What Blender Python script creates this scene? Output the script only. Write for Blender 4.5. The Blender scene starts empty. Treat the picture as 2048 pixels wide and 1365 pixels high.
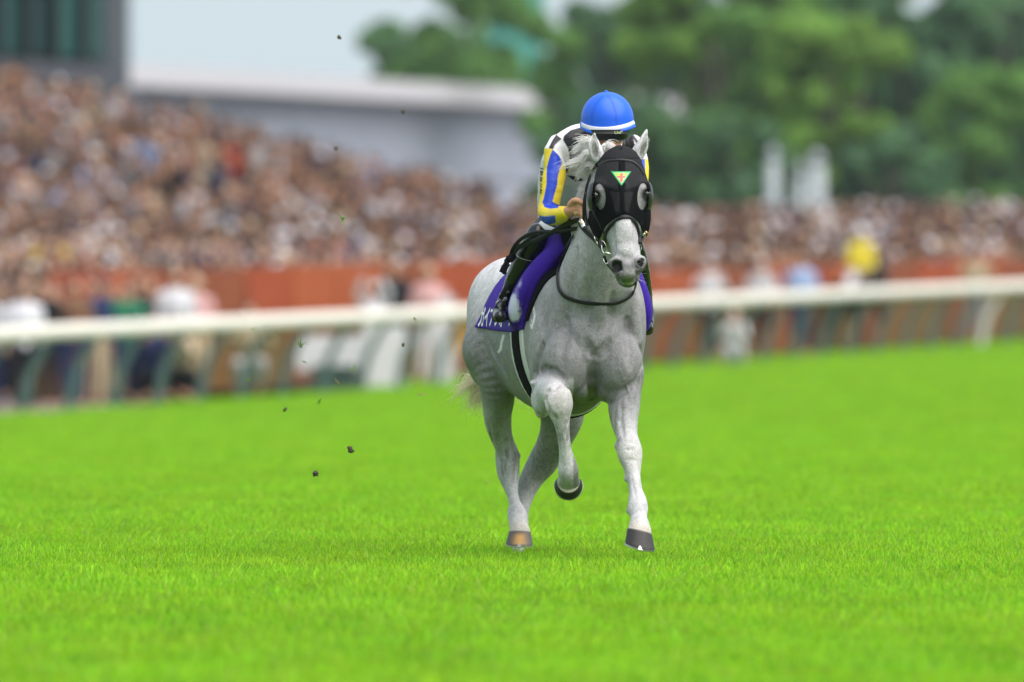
import bpy, bmesh, math, random
import numpy as np
from mathutils import Vector, Matrix
from mathutils.bvhtree import BVHTree

# ------------------------------------------------------------------ camera, sky, sun, exposure
SC = bpy.context.scene
FPX = 22800.0          # focal length in photo pixels (2048 wide)
D0 = FPX / 450.0       # metres to the horse's breast
HOR = 560.0            # row of the horizon in the photo
CAMH = (1120.0 - HOR) / 450.0
cam_data = bpy.data.cameras.new('camera')
cam = bpy.data.objects.new('camera', cam_data)
SC.collection.objects.link(cam)
cam.location = (0, 0, CAMH)
cam.rotation_euler = (math.pi / 2, 0, 0)
cam_data.sensor_width = 36.0
cam_data.lens = FPX / 2048.0 * 36.0
cam_data.shift_y = -(682.5 - HOR) / 2048.0
cam_data.clip_start = 0.5
cam_data.clip_end = 3000.0
cam_data.dof.use_dof = True
cam_data.dof.focus_distance = D0 - 0.05
cam_data.dof.aperture_fstop = cam_data.lens / 1000.0 / 0.124
SC.camera = cam

world = bpy.data.worlds.new('World')
SC.world = world
world.use_nodes = True
SUN_EL, SUN_AZ = math.radians(58), math.radians(128)     # azimuth: clockwise from +Y (away from the camera)
def build_world():
    nt = world.node_tree
    nt.nodes.clear()
    out = nt.nodes.new('ShaderNodeOutputWorld')
    bg = nt.nodes.new('ShaderNodeBackground')
    sky = nt.nodes.new('ShaderNodeTexSky')
    sky.sky_type = 'NISHITA'
    sky.sun_disc = False
    sky.sun_elevation = SUN_EL
    sky.sun_rotation = SUN_AZ
    sky.air_density = 1.0
    sky.dust_density = 2.5
    sky.ozone_density = 1.0
    mix = nt.nodes.new('ShaderNodeMix')
    mix.data_type = 'RGBA'
    tc = nt.nodes.new('ShaderNodeTexCoord')
    noise = nt.nodes.new('ShaderNodeTexNoise')
    noise.inputs['Scale'].default_value = 3.0
    noise.inputs['Detail'].default_value = 4.0
    ramp = nt.nodes.new('ShaderNodeValToRGB')
    ramp.color_ramp.elements[0].position = 0.3
    ramp.color_ramp.elements[0].color = (5.6, 6.7, 7.4, 1)
    ramp.color_ramp.elements[1].position = 0.7
    ramp.color_ramp.elements[1].color = (6.3, 7.25, 7.75, 1)
    nt.links.new(tc.outputs['Generated'], noise.inputs['Vector'])
    nt.links.new(noise.outputs['Fac'], ramp.inputs['Fac'])
    mix.inputs[0].default_value = 0.82                   # overcast: a bright cloud layer over the blue
    nt.links.new(sky.outputs['Color'], mix.inputs[6])
    nt.links.new(ramp.outputs['Color'], mix.inputs[7])
    nt.links.new(mix.outputs[2], bg.inputs['Color'])
    bg.inputs['Strength'].default_value = 0.05
    nt.links.new(bg.outputs[0], out.inputs[0])
build_world()
sun_data = bpy.data.lights.new('sun', 'SUN')
sun_data.energy = 2.1
sun_data.angle = math.radians(88)
sun_data.color = (1.0, 0.925, 0.87)
sun = bpy.data.objects.new('sun', sun_data)
SC.collection.objects.link(sun)
_sd = Vector((math.sin(SUN_AZ) * math.cos(SUN_EL), math.cos(SUN_AZ) * math.cos(SUN_EL), math.sin(SUN_EL)))
sun.rotation_euler = (-_sd).to_track_quat('-Z', 'Y').to_euler()
sun.location = (20, 40, 60)
SC.view_settings.view_transform = 'Standard'
SC.view_settings.look = 'None'
SC.view_settings.exposure = 1.34
SC.view_settings.gamma = 1.0
SC.view_settings.use_curve_mapping = False
SC.render.engine = 'CYCLES'
SC.cycles.use_denoising = True
SC.cycles.max_bounces = 6
SC.cycles.transparent_max_bounces = 8
SC.cycles.caustics_reflective = False
SC.cycles.caustics_refractive = False

# ------------------------------------------------------------------ helpers
rng = np.random.default_rng(11)
random.seed(5)
COL = SC.collection
def P(u, v, d):
    """The point of the place seen at photo pixel (u, v), d metres behind the horse's breast."""
    s = (D0 + d) / FPX
    return np.array([(u - 1024.0) * s, D0 + d, CAMH - (v - HOR) * s])
def px(r, d=0.0):
    return r * (D0 + d) / FPX
def pix(p):
    p = np.asarray(p)
    return 1024.0 + p[..., 0] / p[..., 1] * FPX, HOR - (p[..., 2] - CAMH) / p[..., 1] * FPX
def sstep(a, b, x):
    t = np.clip((x - a) / (b - a), 0, 1)
    return t * t * (3 - 2 * t)
def ground_z(x, y):
    """Level near the horse; further off the course is banked, rising to the right."""
    x = np.asarray(x, float); y = np.asarray(y, float)
    w = sstep(62, 135, y)
    return w * (0.038 * np.clip(x, -40, 60) - .31) - .03 * (1 - w)

def empty(name, loc=(0, 0, 0), label=None, cat=None, group=None):
    o = bpy.data.objects.new(name, None)
    o.location = loc
    o.empty_display_size = 0.1
    COL.objects.link(o)
    tag(o, label, cat, group)
    return o
def tag(o, label=None, cat=None, group=None, kind=None):
    if label: o['label'] = label
    if cat: o['category'] = cat
    if group: o['group'] = group
    if kind: o['kind'] = kind
    return o
def link(name, me, parent=None, mat=None):
    o = bpy.data.objects.new(name, me)
    COL.objects.link(o)
    if parent is not None:
        o.parent = parent
        o.matrix_parent_inverse = parent_world(parent).inverted()
    if mat is not None:
        for m in (mat if isinstance(mat, (list, tuple)) else [mat]):
            me.materials.append(m)
    return o
def parent_world(o):
    m = Matrix.LocRotScale(o.location, o.rotation_euler, o.scale)
    if o.parent is not None:
        m = parent_world(o.parent) @ o.matrix_parent_inverse @ m
    return m
def mesh_np(name, V, faces, smooth=True, mats=None):
    """faces: array (n,3|4) or a list of such arrays."""
    fl = faces if isinstance(faces, list) and isinstance(faces[0], np.ndarray) and faces[0].ndim == 2 else [faces]
    fl = [np.asarray(f, np.int32) for f in fl if len(f)]
    V = np.asarray(V, np.float32)
    me = bpy.data.meshes.new(name)
    loops = np.concatenate([f.ravel() for f in fl])
    tot = np.concatenate([np.full(len(f), f.shape[1], np.int32) for f in fl])
    start = np.concatenate([[0], np.cumsum(tot)[:-1]]).astype(np.int32)
    me.vertices.add(len(V)); me.vertices.foreach_set('co', V.ravel())
    me.loops.add(len(loops)); me.loops.foreach_set('vertex_index', loops)
    me.polygons.add(len(tot)); me.polygons.foreach_set('loop_start', start)
    me.polygons.foreach_set('loop_total', tot)
    if mats is not None: me.polygons.foreach_set('material_index', np.asarray(mats, np.int32))
    me.polygons.foreach_set('use_smooth', np.full(len(tot), bool(smooth)))
    me.update(calc_edges=True)
    me.validate()
    return me
def vcol(me, name, rgb, domain='POINT'):
    a = me.color_attributes.new(name, 'FLOAT_COLOR', domain)
    c = np.ones((len(rgb), 4), np.float32); c[:, :3] = rgb
    a.data.foreach_set('color', c.ravel())
def vfloat(me, name, val):
    a = me.attributes.new(name, 'FLOAT', 'POINT')
    a.data.foreach_set('value', np.asarray(val, np.float32))

# ---- materials
MATS = {}
def mat(name, rgb=(.5, .5, .5), rough=.6, metal=0., var=0., vscale=40., bump=0., bscale=200., attr=None, spec=.5, sheen=0., trans=0., coat=0., objcol=False, stretch=None):
    if name in MATS: return MATS[name]
    m = bpy.data.materials.new(name); m.use_nodes = True
    nt = m.node_tree; N = nt.nodes; L = nt.links
    b = N['Principled BSDF']
    b.inputs['Roughness'].default_value = rough
    b.inputs['Metallic'].default_value = metal
    b.inputs['Specular IOR Level'].default_value = spec
    if sheen: b.inputs['Sheen Weight'].default_value = sheen
    if coat:
        b.inputs['Coat Weight'].default_value = coat; b.inputs['Coat Roughness'].default_value = .12
    src = None
    if attr:
        a = N.new('ShaderNodeAttribute'); a.attribute_name = attr; src = a.outputs['Color']
    elif objcol:
        a = N.new('ShaderNodeObjectInfo'); src = a.outputs['Color']
    else:
        c = N.new('ShaderNodeRGB'); c.outputs[0].default_value = (*rgb, 1); src = c.outputs[0]
    co = None
    if var or bump:
        tc = N.new('ShaderNodeTexCoord'); co = tc.outputs['Object']
        if stretch:
            mp = N.new('ShaderNodeMapping'); mp.inputs['Scale'].default_value = stretch
            L.new(co, mp.inputs['Vector']); co = mp.outputs[0]
    if var:
        n = N.new('ShaderNodeTexNoise'); n.inputs['Scale'].default_value = vscale; n.inputs['Detail'].default_value = 6.; n.inputs['Roughness'].default_value = .65
        L.new(co, n.inputs['Vector'])
        mr = N.new('ShaderNodeMapRange'); mr.inputs[1].default_value = .25; mr.inputs[2].default_value = .75
        mr.inputs[3].default_value = 1 - var; mr.inputs[4].default_value = 1 + var
        L.new(n.outputs['Fac'], mr.inputs[0])
        mx = N.new('ShaderNodeVectorMath'); mx.operation = 'SCALE'
        L.new(src, mx.inputs[0]); L.new(mr.outputs[0], mx.inputs['Scale']); src = mx.outputs[0]
    L.new(src, b.inputs['Base Color'])
    if bump:
        n2 = N.new('ShaderNodeTexNoise'); n2.inputs['Scale'].default_value = bscale; n2.inputs['Detail'].default_value = 4.
        L.new(co, n2.inputs['Vector'])
        bp = N.new('ShaderNodeBump'); bp.inputs['Strength'].default_value = min(1, bump); bp.inputs['Distance'].default_value = .002
        L.new(n2.outputs['Fac'], bp.inputs['Height']); L.new(bp.outputs[0], b.inputs['Normal'])
    if trans:
        t = N.new('ShaderNodeBsdfTranslucent'); L.new(src, t.inputs['Color'])
        ms = N.new('ShaderNodeMixShader'); ms.inputs[0].default_value = trans
        L.new(b.outputs[0], ms.inputs[1]); L.new(t.outputs[0], ms.inputs[2])
        L.new(ms.outputs[0], N['Material Output'].inputs['Surface'])
    MATS[name] = m
    return m

# ---- implicit surfaces: a grid of signed distance, round primitives blended into it, surface nets
class Grid:
    def __init__(self, lo, hi, h):
        self.lo = np.array(lo, float); self.h = h
        self.n = np.ceil((np.array(hi) - self.lo) / h).astype(int) + 1
        self.F = np.full(self.n, .5, np.float32)
        self.ax = [(self.lo[i] + h * np.arange(self.n[i])).astype(np.float32) for i in range(3)]
    def win(self, lo, hi):
        a = np.clip(np.floor((np.array(lo) - self.lo) / self.h).astype(int), 0, self.n)
        b = np.clip(np.ceil((np.array(hi) - self.lo) / self.h).astype(int) + 1, 0, self.n)
        return tuple(slice(int(i), int(j)) for i, j in zip(a, b))
    def xyz(self, w):
        return self.ax[0][w[0]][:, None, None], self.ax[1][w[1]][None, :, None], self.ax[2][w[2]][None, None, :]
    def put(self, w, d, k=0., op='add'):
        A = self.F[w]
        if A.size == 0: return
        if op == 'add':
            if k > 0:
                hh = np.clip(.5 + .5 * (A - d) / k, 0, 1)
                self.F[w] = A + (d - A) * hh - k * hh * (1 - hh)
            else: self.F[w] = np.minimum(A, d)
        else:                                   # carve
            if k > 0:
                hh = np.clip(.5 - .5 * (A + d) / k, 0, 1)
                self.F[w] = A + (-d - A) * hh + k * hh * (1 - hh)
            else: self.F[w] = np.maximum(A, -d)
    def ell(self, c, r, axes=None, k=.02, op='add', m=.05):
        c = np.asarray(c, float); r = np.asarray(r, float)
        A = np.eye(3) if axes is None else np.asarray(axes, float)
        e = np.sqrt(((A * r[:, None]) ** 2).sum(0)) + m + k
        w = self.win(c - e, c + e)
        X, Y, Z = self.xyz(w)
        self.put(w, ell_d(X, Y, Z, c, r, A), k, op)
    def chain(self, pts, lat=(1, 0, 0), k=.02, op='add', m=.05, sub=4):
        """pts: list of (point, r_lateral, r_other).  One tapering tube through them."""
        C = np.array([p[0] for p in pts], float); R = np.array([[p[1], p[2]] for p in pts], float)
        if sub > 1 and len(pts) > 2:
            C, R = crom(C, sub), np.maximum(crom(R, sub), .002)
        mr = R.max(1)[:, None] + m + k
        w = self.win((C - mr).min(0), (C + mr).max(0))
        X, Y, Z = self.xyz(w)
        T = np.full((X.size, Y.size, Z.size), .5, np.float32)
        o = [s.start for s in w]
        for i in range(len(C) - 1):
            q = np.maximum(mr[i], mr[i + 1])
            s = self.win(np.minimum(C[i], C[i + 1]) - q, np.maximum(C[i], C[i + 1]) + q)
            s = tuple(slice(max(a.start, b.start), min(a.stop, b.stop)) for a, b in zip(s, w))
            if any(a.stop <= a.start for a in s): continue
            t = tuple(slice(a.start - b, a.stop - b) for a, b in zip(s, o))
            d = seg_d(*self.xyz(s), C[i], C[i + 1], R[i], R[i + 1], np.asarray(lat, float))
            T[t] = np.minimum(T[t], d)
        self.put(w, T, k, op)
    def sample(self, p):
        q = (np.asarray(p) - self.lo) / self.h
        i = np.clip(np.floor(q).astype(int), 0, self.n - 2); f = np.clip(q - i, 0, 1)
        r = 0
        for a in (0, 1):
            for b in (0, 1):
                for c in (0, 1):
                    wgt = (f[:, 0] if a else 1 - f[:, 0]) * (f[:, 1] if b else 1 - f[:, 1]) * (f[:, 2] if c else 1 - f[:, 2])
                    r = r + wgt * self.F[i[:, 0] + a, i[:, 1] + b, i[:, 2] + c]
        return r
    def grad(self, p):
        e = self.h
        g = np.stack([self.sample(p + np.eye(3)[i] * e) - self.sample(p - np.eye(3)[i] * e) for i in range(3)], 1)
        return g / np.maximum(np.linalg.norm(g, axis=1, keepdims=True), 1e-9)
def blur(F):
    for ax in range(3):
        s = [[slice(None)] * 3 for _ in range(3)]
        s[0][ax] = slice(0, -2); s[1][ax] = slice(1, -1); s[2][ax] = slice(2, None)
        F[tuple(s[1])] = .25 * F[tuple(s[0])] + .5 * F[tuple(s[1])] + .25 * F[tuple(s[2])]
def crom(A, sub):
    out = []
    n = len(A)
    for i in range(n - 1):
        p0, p1, p2, p3 = A[max(i - 1, 0)], A[i], A[i + 1], A[min(i + 2, n - 1)]
        for j in range(sub):
            t = j / sub
            out.append(.5 * (2 * p1 + (p2 - p0) * t + (2 * p0 - 5 * p1 + 4 * p2 - p3) * t * t + (3 * p1 - p0 - 3 * p2 + p3) * t ** 3))
    out.append(A[-1])
    return np.array(out)
def ell_d(X, Y, Z, c, r, A):
    x, y, z = X - c[0], Y - c[1], Z - c[2]
    k0 = 0; k1 = 0
    for i in range(3):
        q = (A[i, 0] * x + A[i, 1] * y + A[i, 2] * z) / r[i]
        k0 = k0 + q * q; k1 = k1 + (q / r[i]) ** 2
    k0 = np.sqrt(k0); k1 = np.sqrt(k1)
    return (k0 * (k0 - 1) / np.maximum(k1, 1e-6)).astype(np.float32)
def seg_d(X, Y, Z, a, b, ra, rb, lat):
    ab = b - a; L = np.linalg.norm(ab); dn = ab / max(L, 1e-9)
    l = lat - dn * np.dot(lat, dn); l /= max(np.linalg.norm(l), 1e-9)
    mm = np.cross(dn, l)
    x, y, z = X - a[0], Y - a[1], Z - a[2]
    s = x * dn[0] + y * dn[1] + z * dn[2]
    t = np.clip(s / max(L, 1e-9), 0, 1)
    w = s - t * L
    p = x * l[0] + y * l[1] + z * l[2]
    q = x * mm[0] + y * mm[1] + z * mm[2]
    rx = ra[0] + (rb[0] - ra[0]) * t; ry = ra[1] + (rb[1] - ra[1]) * t
    rw = np.minimum(rx, ry)
    p = p / rx; q = q / ry; w = w / rw
    k0 = np.sqrt(p * p + q * q + w * w)
    k1 = np.sqrt((p / rx) ** 2 + (q / ry) ** 2 + (w / rw) ** 2)
    return (k0 * (k0 - 1) / np.maximum(k1, 1e-6)).astype(np.float32)
def nets(F, lo, h, relax=2):
    """Surface nets of F = 0; returns vertices and quads (outward)."""
    S = F < 0
    n = F.shape
    cnt = np.zeros((n[0] - 1, n[1] - 1, n[2] - 1), np.uint8)
    for a in (0, 1):
        for b in (0, 1):
            for c in (0, 1):
                cnt += S[a:n[0] - 1 + a, b:n[1] - 1 + b, c:n[2] - 1 + c]
    act = np.flatnonzero((cnt > 0) & (cnt < 8))
    m = cnt.shape
    I = np.stack(np.unravel_index(act, m), 1)
    cor = {}
    for a in (0, 1):
        for b in (0, 1):
            for c in (0, 1):
                cor[a, b, c] = F[I[:, 0] + a, I[:, 1] + b, I[:, 2] + c]
    acc = np.zeros((len(I), 3)); num = np.zeros(len(I))
    for p in list(cor):
        for ax in range(3):
            if p[ax]: continue
            q = tuple(1 if i == ax else p[i] for i in range(3))
            f0, f1 = cor[p], cor[q]
            x = (f0 < 0) != (f1 < 0)
            t = np.where(x, f0 / np.where(x, f0 - f1, 1), 0)
            for i in range(3):
                acc[:, i] += np.where(x, (t if i == ax else p[i]), 0)
            num += x
    V = lo + (I + acc / num[:, None]) * h
    Q = []
    for ax in range(3):
        s0 = [slice(None)] * 3; s1 = [slice(None)] * 3
        s0[ax] = slice(0, n[ax] - 1); s1[ax] = slice(1, n[ax])
        ch = S[tuple(s0)] != S[tuple(s1)]
        e = np.stack(np.nonzero(ch), 1)
        u, v = (ax + 1) % 3, (ax + 2) % 3
        ok = (e[:, u] > 0) & (e[:, v] > 0) & (e[:, u] < n[u] - 1) & (e[:, v] < n[v] - 1)
        e = e[ok]
        ins = S[e[:, 0], e[:, 1], e[:, 2]]
        ids = []
        for du, dv in ((-1, -1), (0, -1), (0, 0), (-1, 0)):
            c = e.copy(); c[:, u] += du; c[:, v] += dv
            ids.append(np.searchsorted(act, np.ravel_multi_index(c.T, m)))
        q = np.stack(ids, 1)
        q[~ins] = q[~ins][:, ::-1]
        Q.append(q)
    Q = np.concatenate(Q)
    if relax: V = relax_mesh(V, Q, relax)
    return V, Q
def relax_mesh(V, Q, it, lam=.5):
    e = np.concatenate([Q[:, [0, 1]], Q[:, [1, 2]], Q[:, [2, 3]], Q[:, [3, 0]]])
    n = len(V); deg = np.bincount(e[:, 0], minlength=n) + np.bincount(e[:, 1], minlength=n)
    for _ in range(it):
        for f in (lam, -lam * 1.03):
            S = np.stack([np.bincount(e[:, 0], V[e[:, 1], i], n) + np.bincount(e[:, 1], V[e[:, 0], i], n) for i in range(3)], 1)
            V = V + f * (S / np.maximum(deg, 1)[:, None] - V)
    return V
# ------------------------------------------------------------------ the grey horse
FWD = P(1187, 700, 0) - P(1035, 700, 1.25); FWD[2] = 0; FWD /= np.linalg.norm(FWD)
LAT = np.array([-FWD[1], FWD[0], 0.])                    # the horse's left = image right
AXB = np.array([LAT, -FWD, [0, 0, 1.]])
_a = math.radians(8)
LH = np.array([math.cos(_a), math.sin(_a), 0.])          # across the head
X1 = np.array([1., 0, 0])
G = Grid((-.36, D0 - .74, -.03), (.72, D0 + 1.95, 1.98), .005)
def row(u, v, d, ru, rd):
    return (P(u, v, d), px(ru, d), px(rd, d))
def bell(u, v, d, l, b, z, k=.03, op='add', axes=AXB):
    G.ell(P(u, v, d), (px(l), px(b), px(z)), axes, k, op)
def build_horse_field():
    # trunk
    G.chain([row(1183, 690, .08, 66, 84), row(1172, 672, .25, 92, 128), row(1143, 662, .5, 104, 168),
             row(1108, 668, .8, 112, 160), row(1070, 655, 1.05, 108, 142), row(1036, 632, 1.3, 100, 112), row(1004, 640, 1.52, 70, 82)], LAT, 0)
    bell(1030, 590, 1.30, 80, 150, 74, .06)               # croup
    bell(1128, 520, .42, 40, 110, 44, .05)                # withers
    # shoulders, pectorals
    bell(1106, 655, .28, 40, 84, 120, .03)
    bell(1248, 650, .32, 40, 84, 116, .03)
    bell(1098, 745, .28, 36, 70, 66, .02)                 # upper arm, right
    bell(1252, 748, .26, 32, 70, 62, .02)
    bell(1082, 700, .22, 22, 50, 88, .012)                # long edge of the shoulder muscle
    bell(1136, 722, .040, 50, 53, 66, .005)                # pectorals
    bell(1235, 727, .070, 49, 57, 65, .005)
    bell(1158, 765, .10, 28, 44, 36, .012)
    bell(1214, 770, .12, 30, 46, 36, .012)
    bell(1193, 678, .05, 17, 40, 40, .022)
    G.ell(P(1182, 858, .08), (px(56), px(135), px(62)), AXB, .010, 'cut')
    # neck
    G.chain([row(1178, 640, .22, 90, 84), row(1186, 585, .12, 78, 84), row(1197, 530, .03, 66, 78), row(1207, 480, -.03, 54, 66),
             row(1220, 420, -.07, 45, 52), row(1232, 360, -.10, 36, 44), row(1237, 332, -.13, 24, 36)], LAT, .03)
    G.chain([row(1128, 505, .40, 36, 36), row(1152, 470, .22, 34, 44), row(1185, 400, .05, 28, 44), row(1218, 338, -.06, 22, 34)], LAT, .05)
    G.chain([row(1224, 470, -.14, 15, 15), row(1208, 550, -.09, 19, 19), row(1195, 640, -.02, 20, 20)], LAT, .03)
    G.chain([row(1184, 460, -.06, 16, 20), row(1152, 560, .04, 24, 24), row(1112, 680, .10, 24, 24)], LAT, .022)
    G.chain([row(1240, 470, -.04, 14, 20), row(1250, 570, .08, 20, 24), row(1268, 680, .15, 18, 24)], LAT, .022)
    # head
    G.chain([row(1240, 331, -.18, 33, 42), row(1241, 345, -.215, 43, 52), row(1241, 365, -.245, 50, 58), row(1242, 395, -.27, 52, 66),
             row(1243, 425, -.285, 45, 64), row(1245, 455, -.31, 36, 54), row(1249, 485, -.35, 29, 44), row(1253, 512, -.39, 28, 38),
             row(1255, 535, -.41, 29, 36), row(1255, 553, -.41, 23, 30)], LH, .03)
    AH = np.array([LH, [-LH[1], LH[0], 0], [0, 0, 1.]])
    def hell(u, v, d, l, b, z, k=.015, op='add'): bell(u, v, d, l, b, z, k, op, AH)
    for s, eu in ((-1, 1200), (1, 1284)):
        hell(1242 + s * 36, 432, -.20, 20, 50, 50, .03)       # cheeks
        hell(eu - s * 2, 378, -.325, 17, 22, 15, .03)         # brow
        hell(eu, 400, -.33, 12, 14, 14, .025)
    hell(1245, 425, -.43, 16, 14, 60, .03)                    # face bone
    hell(1249, 475, -.455, 18, 12, 44, .02)
    hell(1251, 505, -.46, 18, 14, 16, .02)
    # nostrils
    for u, sg in ((1233, -1), (1278, 1)):
        w = 17 if sg < 0 else 13
        hell(u, 527, -.455, w, 17, 18, .014)
    hell(1255, 535, -.49, 10, 12, 14, .015)
    hell(1254, 550, -.495, 17, 13, 13, .014)                  # upper lip
    hell(1255, 565, -.47, 16, 15, 9, .012)                    # lower lip, chin
    hell(1226, 503, -.445, 5, 9, 26, .02, 'cut'); hell(1278, 492, -.43, 4, 9, 24, .02, 'cut')
    # ears
    for pts in (((1199, 320, -.19, 13, 12), (1191.5, 303, -.205, 14.5, 12), (1187.5, 285, -.21, 11, 9), (1189, 267, -.205, 2.5, 3)),
                ((1269, 318, -.15, 14, 12), (1279, 302, -.165, 14.5, 12), (1287, 283, -.17, 10, 9), (1293.5, 259, -.165, 2.5, 3))):
        G.chain([row(*p) for p in pts], X1, .012)
    # left foreleg, reaching for the ground
    G.chain([row(1244, 740, .17, 40, 70), row(1246, 765, .13, 37, 62), row(1248, 790, .10, 34, 52), row(1248, 820, .05, 31, 42), row(1248.5, 842, .02, 27, 34),
             row(1254, 873, -.03, 21.5, 25), row(1256.5, 890, -.06, 24, 26), row(1260, 908, -.08, 25, 26), row(1264, 932, -.10, 18.5, 21), row(1267, 955, -.125, 14, 18),
             row(1272, 985, -.17, 14, 18), row(1275, 1003, -.20, 18.5, 21), row(1275.5, 1018, -.215, 20.5, 22), row(1277.5, 1036, -.24, 16.5, 18), row(1278.5, 1050, -.265, 20, 21), row(1279, 1064, -.28, 24, 24)], X1, .012)
    bell(1235, 893, -.055, 6, 10, 8, .012); bell(1252, 957, -.12, 4, 6, 8, .01); bell(1258, 1022, -.19, 6, 9, 8, .01)
    bell(1260, 815, .015, 16, 16, 52, .008); bell(1236, 815, .05, 12, 20, 45, .008)
    # right foreleg, folded: forearm toward the camera, cannon hanging
    G.chain([row(1088, 790, .24, 24, 46), row(1094, 782, .12, 27, 42), row(1101, 783, .0, 28, 34), row(1110, 790, -.10, 27, 27)], X1, .02)
    bell(1082, 800, .06, 16, 50, 30, .02); bell(1083, 826, .16, 10, 30, 12, .02)
    bell(1100, 762, .03, 18, 40, 14, .02)
    G.chain([row(1117, 794, -.13, 27, 24), row(1118, 810, -.135, 28, 24), row(1120, 826, -.125, 22, 21), row(1123, 842, -.115, 16.5, 18), row(1127, 870, -.09, 12.8, 16),
             row(1130.5, 900, -.06, 12.6, 16), row(1134, 922, -.035, 16.5, 19), row(1136.5, 941, -.02, 20.5, 21), row(1137, 956, .01, 20, 17), row(1137, 966, .05, 23, 16)], X1, .014)
    bell(1118, 806, -.155, 25.5, 15, 27, .010); bell(1078, 765, .08, 15, 40, 18, .012)
    # right hind
    G.chain([row(1000, 655, 1.28, 66, 120), row(980, 700, 1.18, 50, 104), row(985, 730, 1.14, 43, 88), row(994, 762, 1.14, 37, 70), row(996, 798, 1.18, 33, 52), row(995, 823, 1.23, 29, 42), row(996.5, 846, 1.27, 26.5, 36),
             row(1002, 870, 1.32, 22.5, 29), row(1010, 893, 1.36, 20.5, 30), row(1014.5, 912, 1.38, 24, 34), row(1016, 940, 1.37, 23, 27), row(1018.5, 957, 1.36, 19.5, 22), row(1021.5, 975, 1.345, 14.5, 18),
             row(1027, 997, 1.32, 11, 15), row(1031, 1013, 1.30, 13, 17), row(1033.5, 1028, 1.28, 19, 20), row(1036, 1045, 1.25, 18.5, 18), row(1040, 1064, 1.22, 20.5, 19)], X1, .03)
    bell(958, 700, 1.12, 30, 66, 44, .03)                 # stifle
    bell(1036, 912, 1.42, 5, 10, 9, .01)
    # left hind, pushing off behind
    G.chain([row(1085, 690, 1.34, 66, 110), row(1118, 770, 1.26, 56, 84), row(1124, 815, 1.28, 47, 62), row(1122, 842, 1.32, 41, 48), row(1113, 870, 1.40, 34.5, 40), row(1100, 900, 1.50, 31, 36), row(1085, 925, 1.56, 29, 36),
             row(1068, 950, 1.58, 25, 29), row(1055, 975, 1.57, 21, 22), row(1048, 1000, 1.55, 16.5, 17), row(1043, 1024, 1.52, 14, 16), row(1040, 1050, 1.49, 17, 19), row(1037, 1075, 1.46, 14, 15), row(1036, 1090, 1.44, 12.5, 14)], X1, .03)
def surf(u, v, d0=-.72, d1=1.9, grid=None):
    """First point of the field's surface along the ray through photo pixel (u, v)."""
    d = np.arange(d0, d1, .004)
    p = np.array([P(u, v, q) for q in d])
    f = (grid or G).sample(p)
    i = np.flatnonzero(f < 0)
    if not len(i): return None
    i = max(i[0], 1); t = f[i - 1] / (f[i - 1] - f[i])
    return p[i - 1] + (p[i] - p[i - 1]) * t
def groove(pts, r=6, dep=4, k=.7, op='cut', ends=.4, d0=-.72):
    pts = crom(np.array(pts, float), 3)
    n = len(pts); C = []
    for i, (u, v) in enumerate(pts):
        p = surf(u, v, d0)
        if p is None: continue
        w = 1 - (1 - ends) * abs(2 * i / (n - 1) - 1) ** 2
        rr, dd = r * w, dep * w
        s = -1 if op == 'cut' else 1
        C.append((p + np.array([0, 1., 0]) * s * px(rr - dd), px(rr), px(rr)))
    if len(C) > 1: G.chain(C, X1, px(r) * k, op, .03, 1)
build_horse_field()
blur(G.F)
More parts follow.
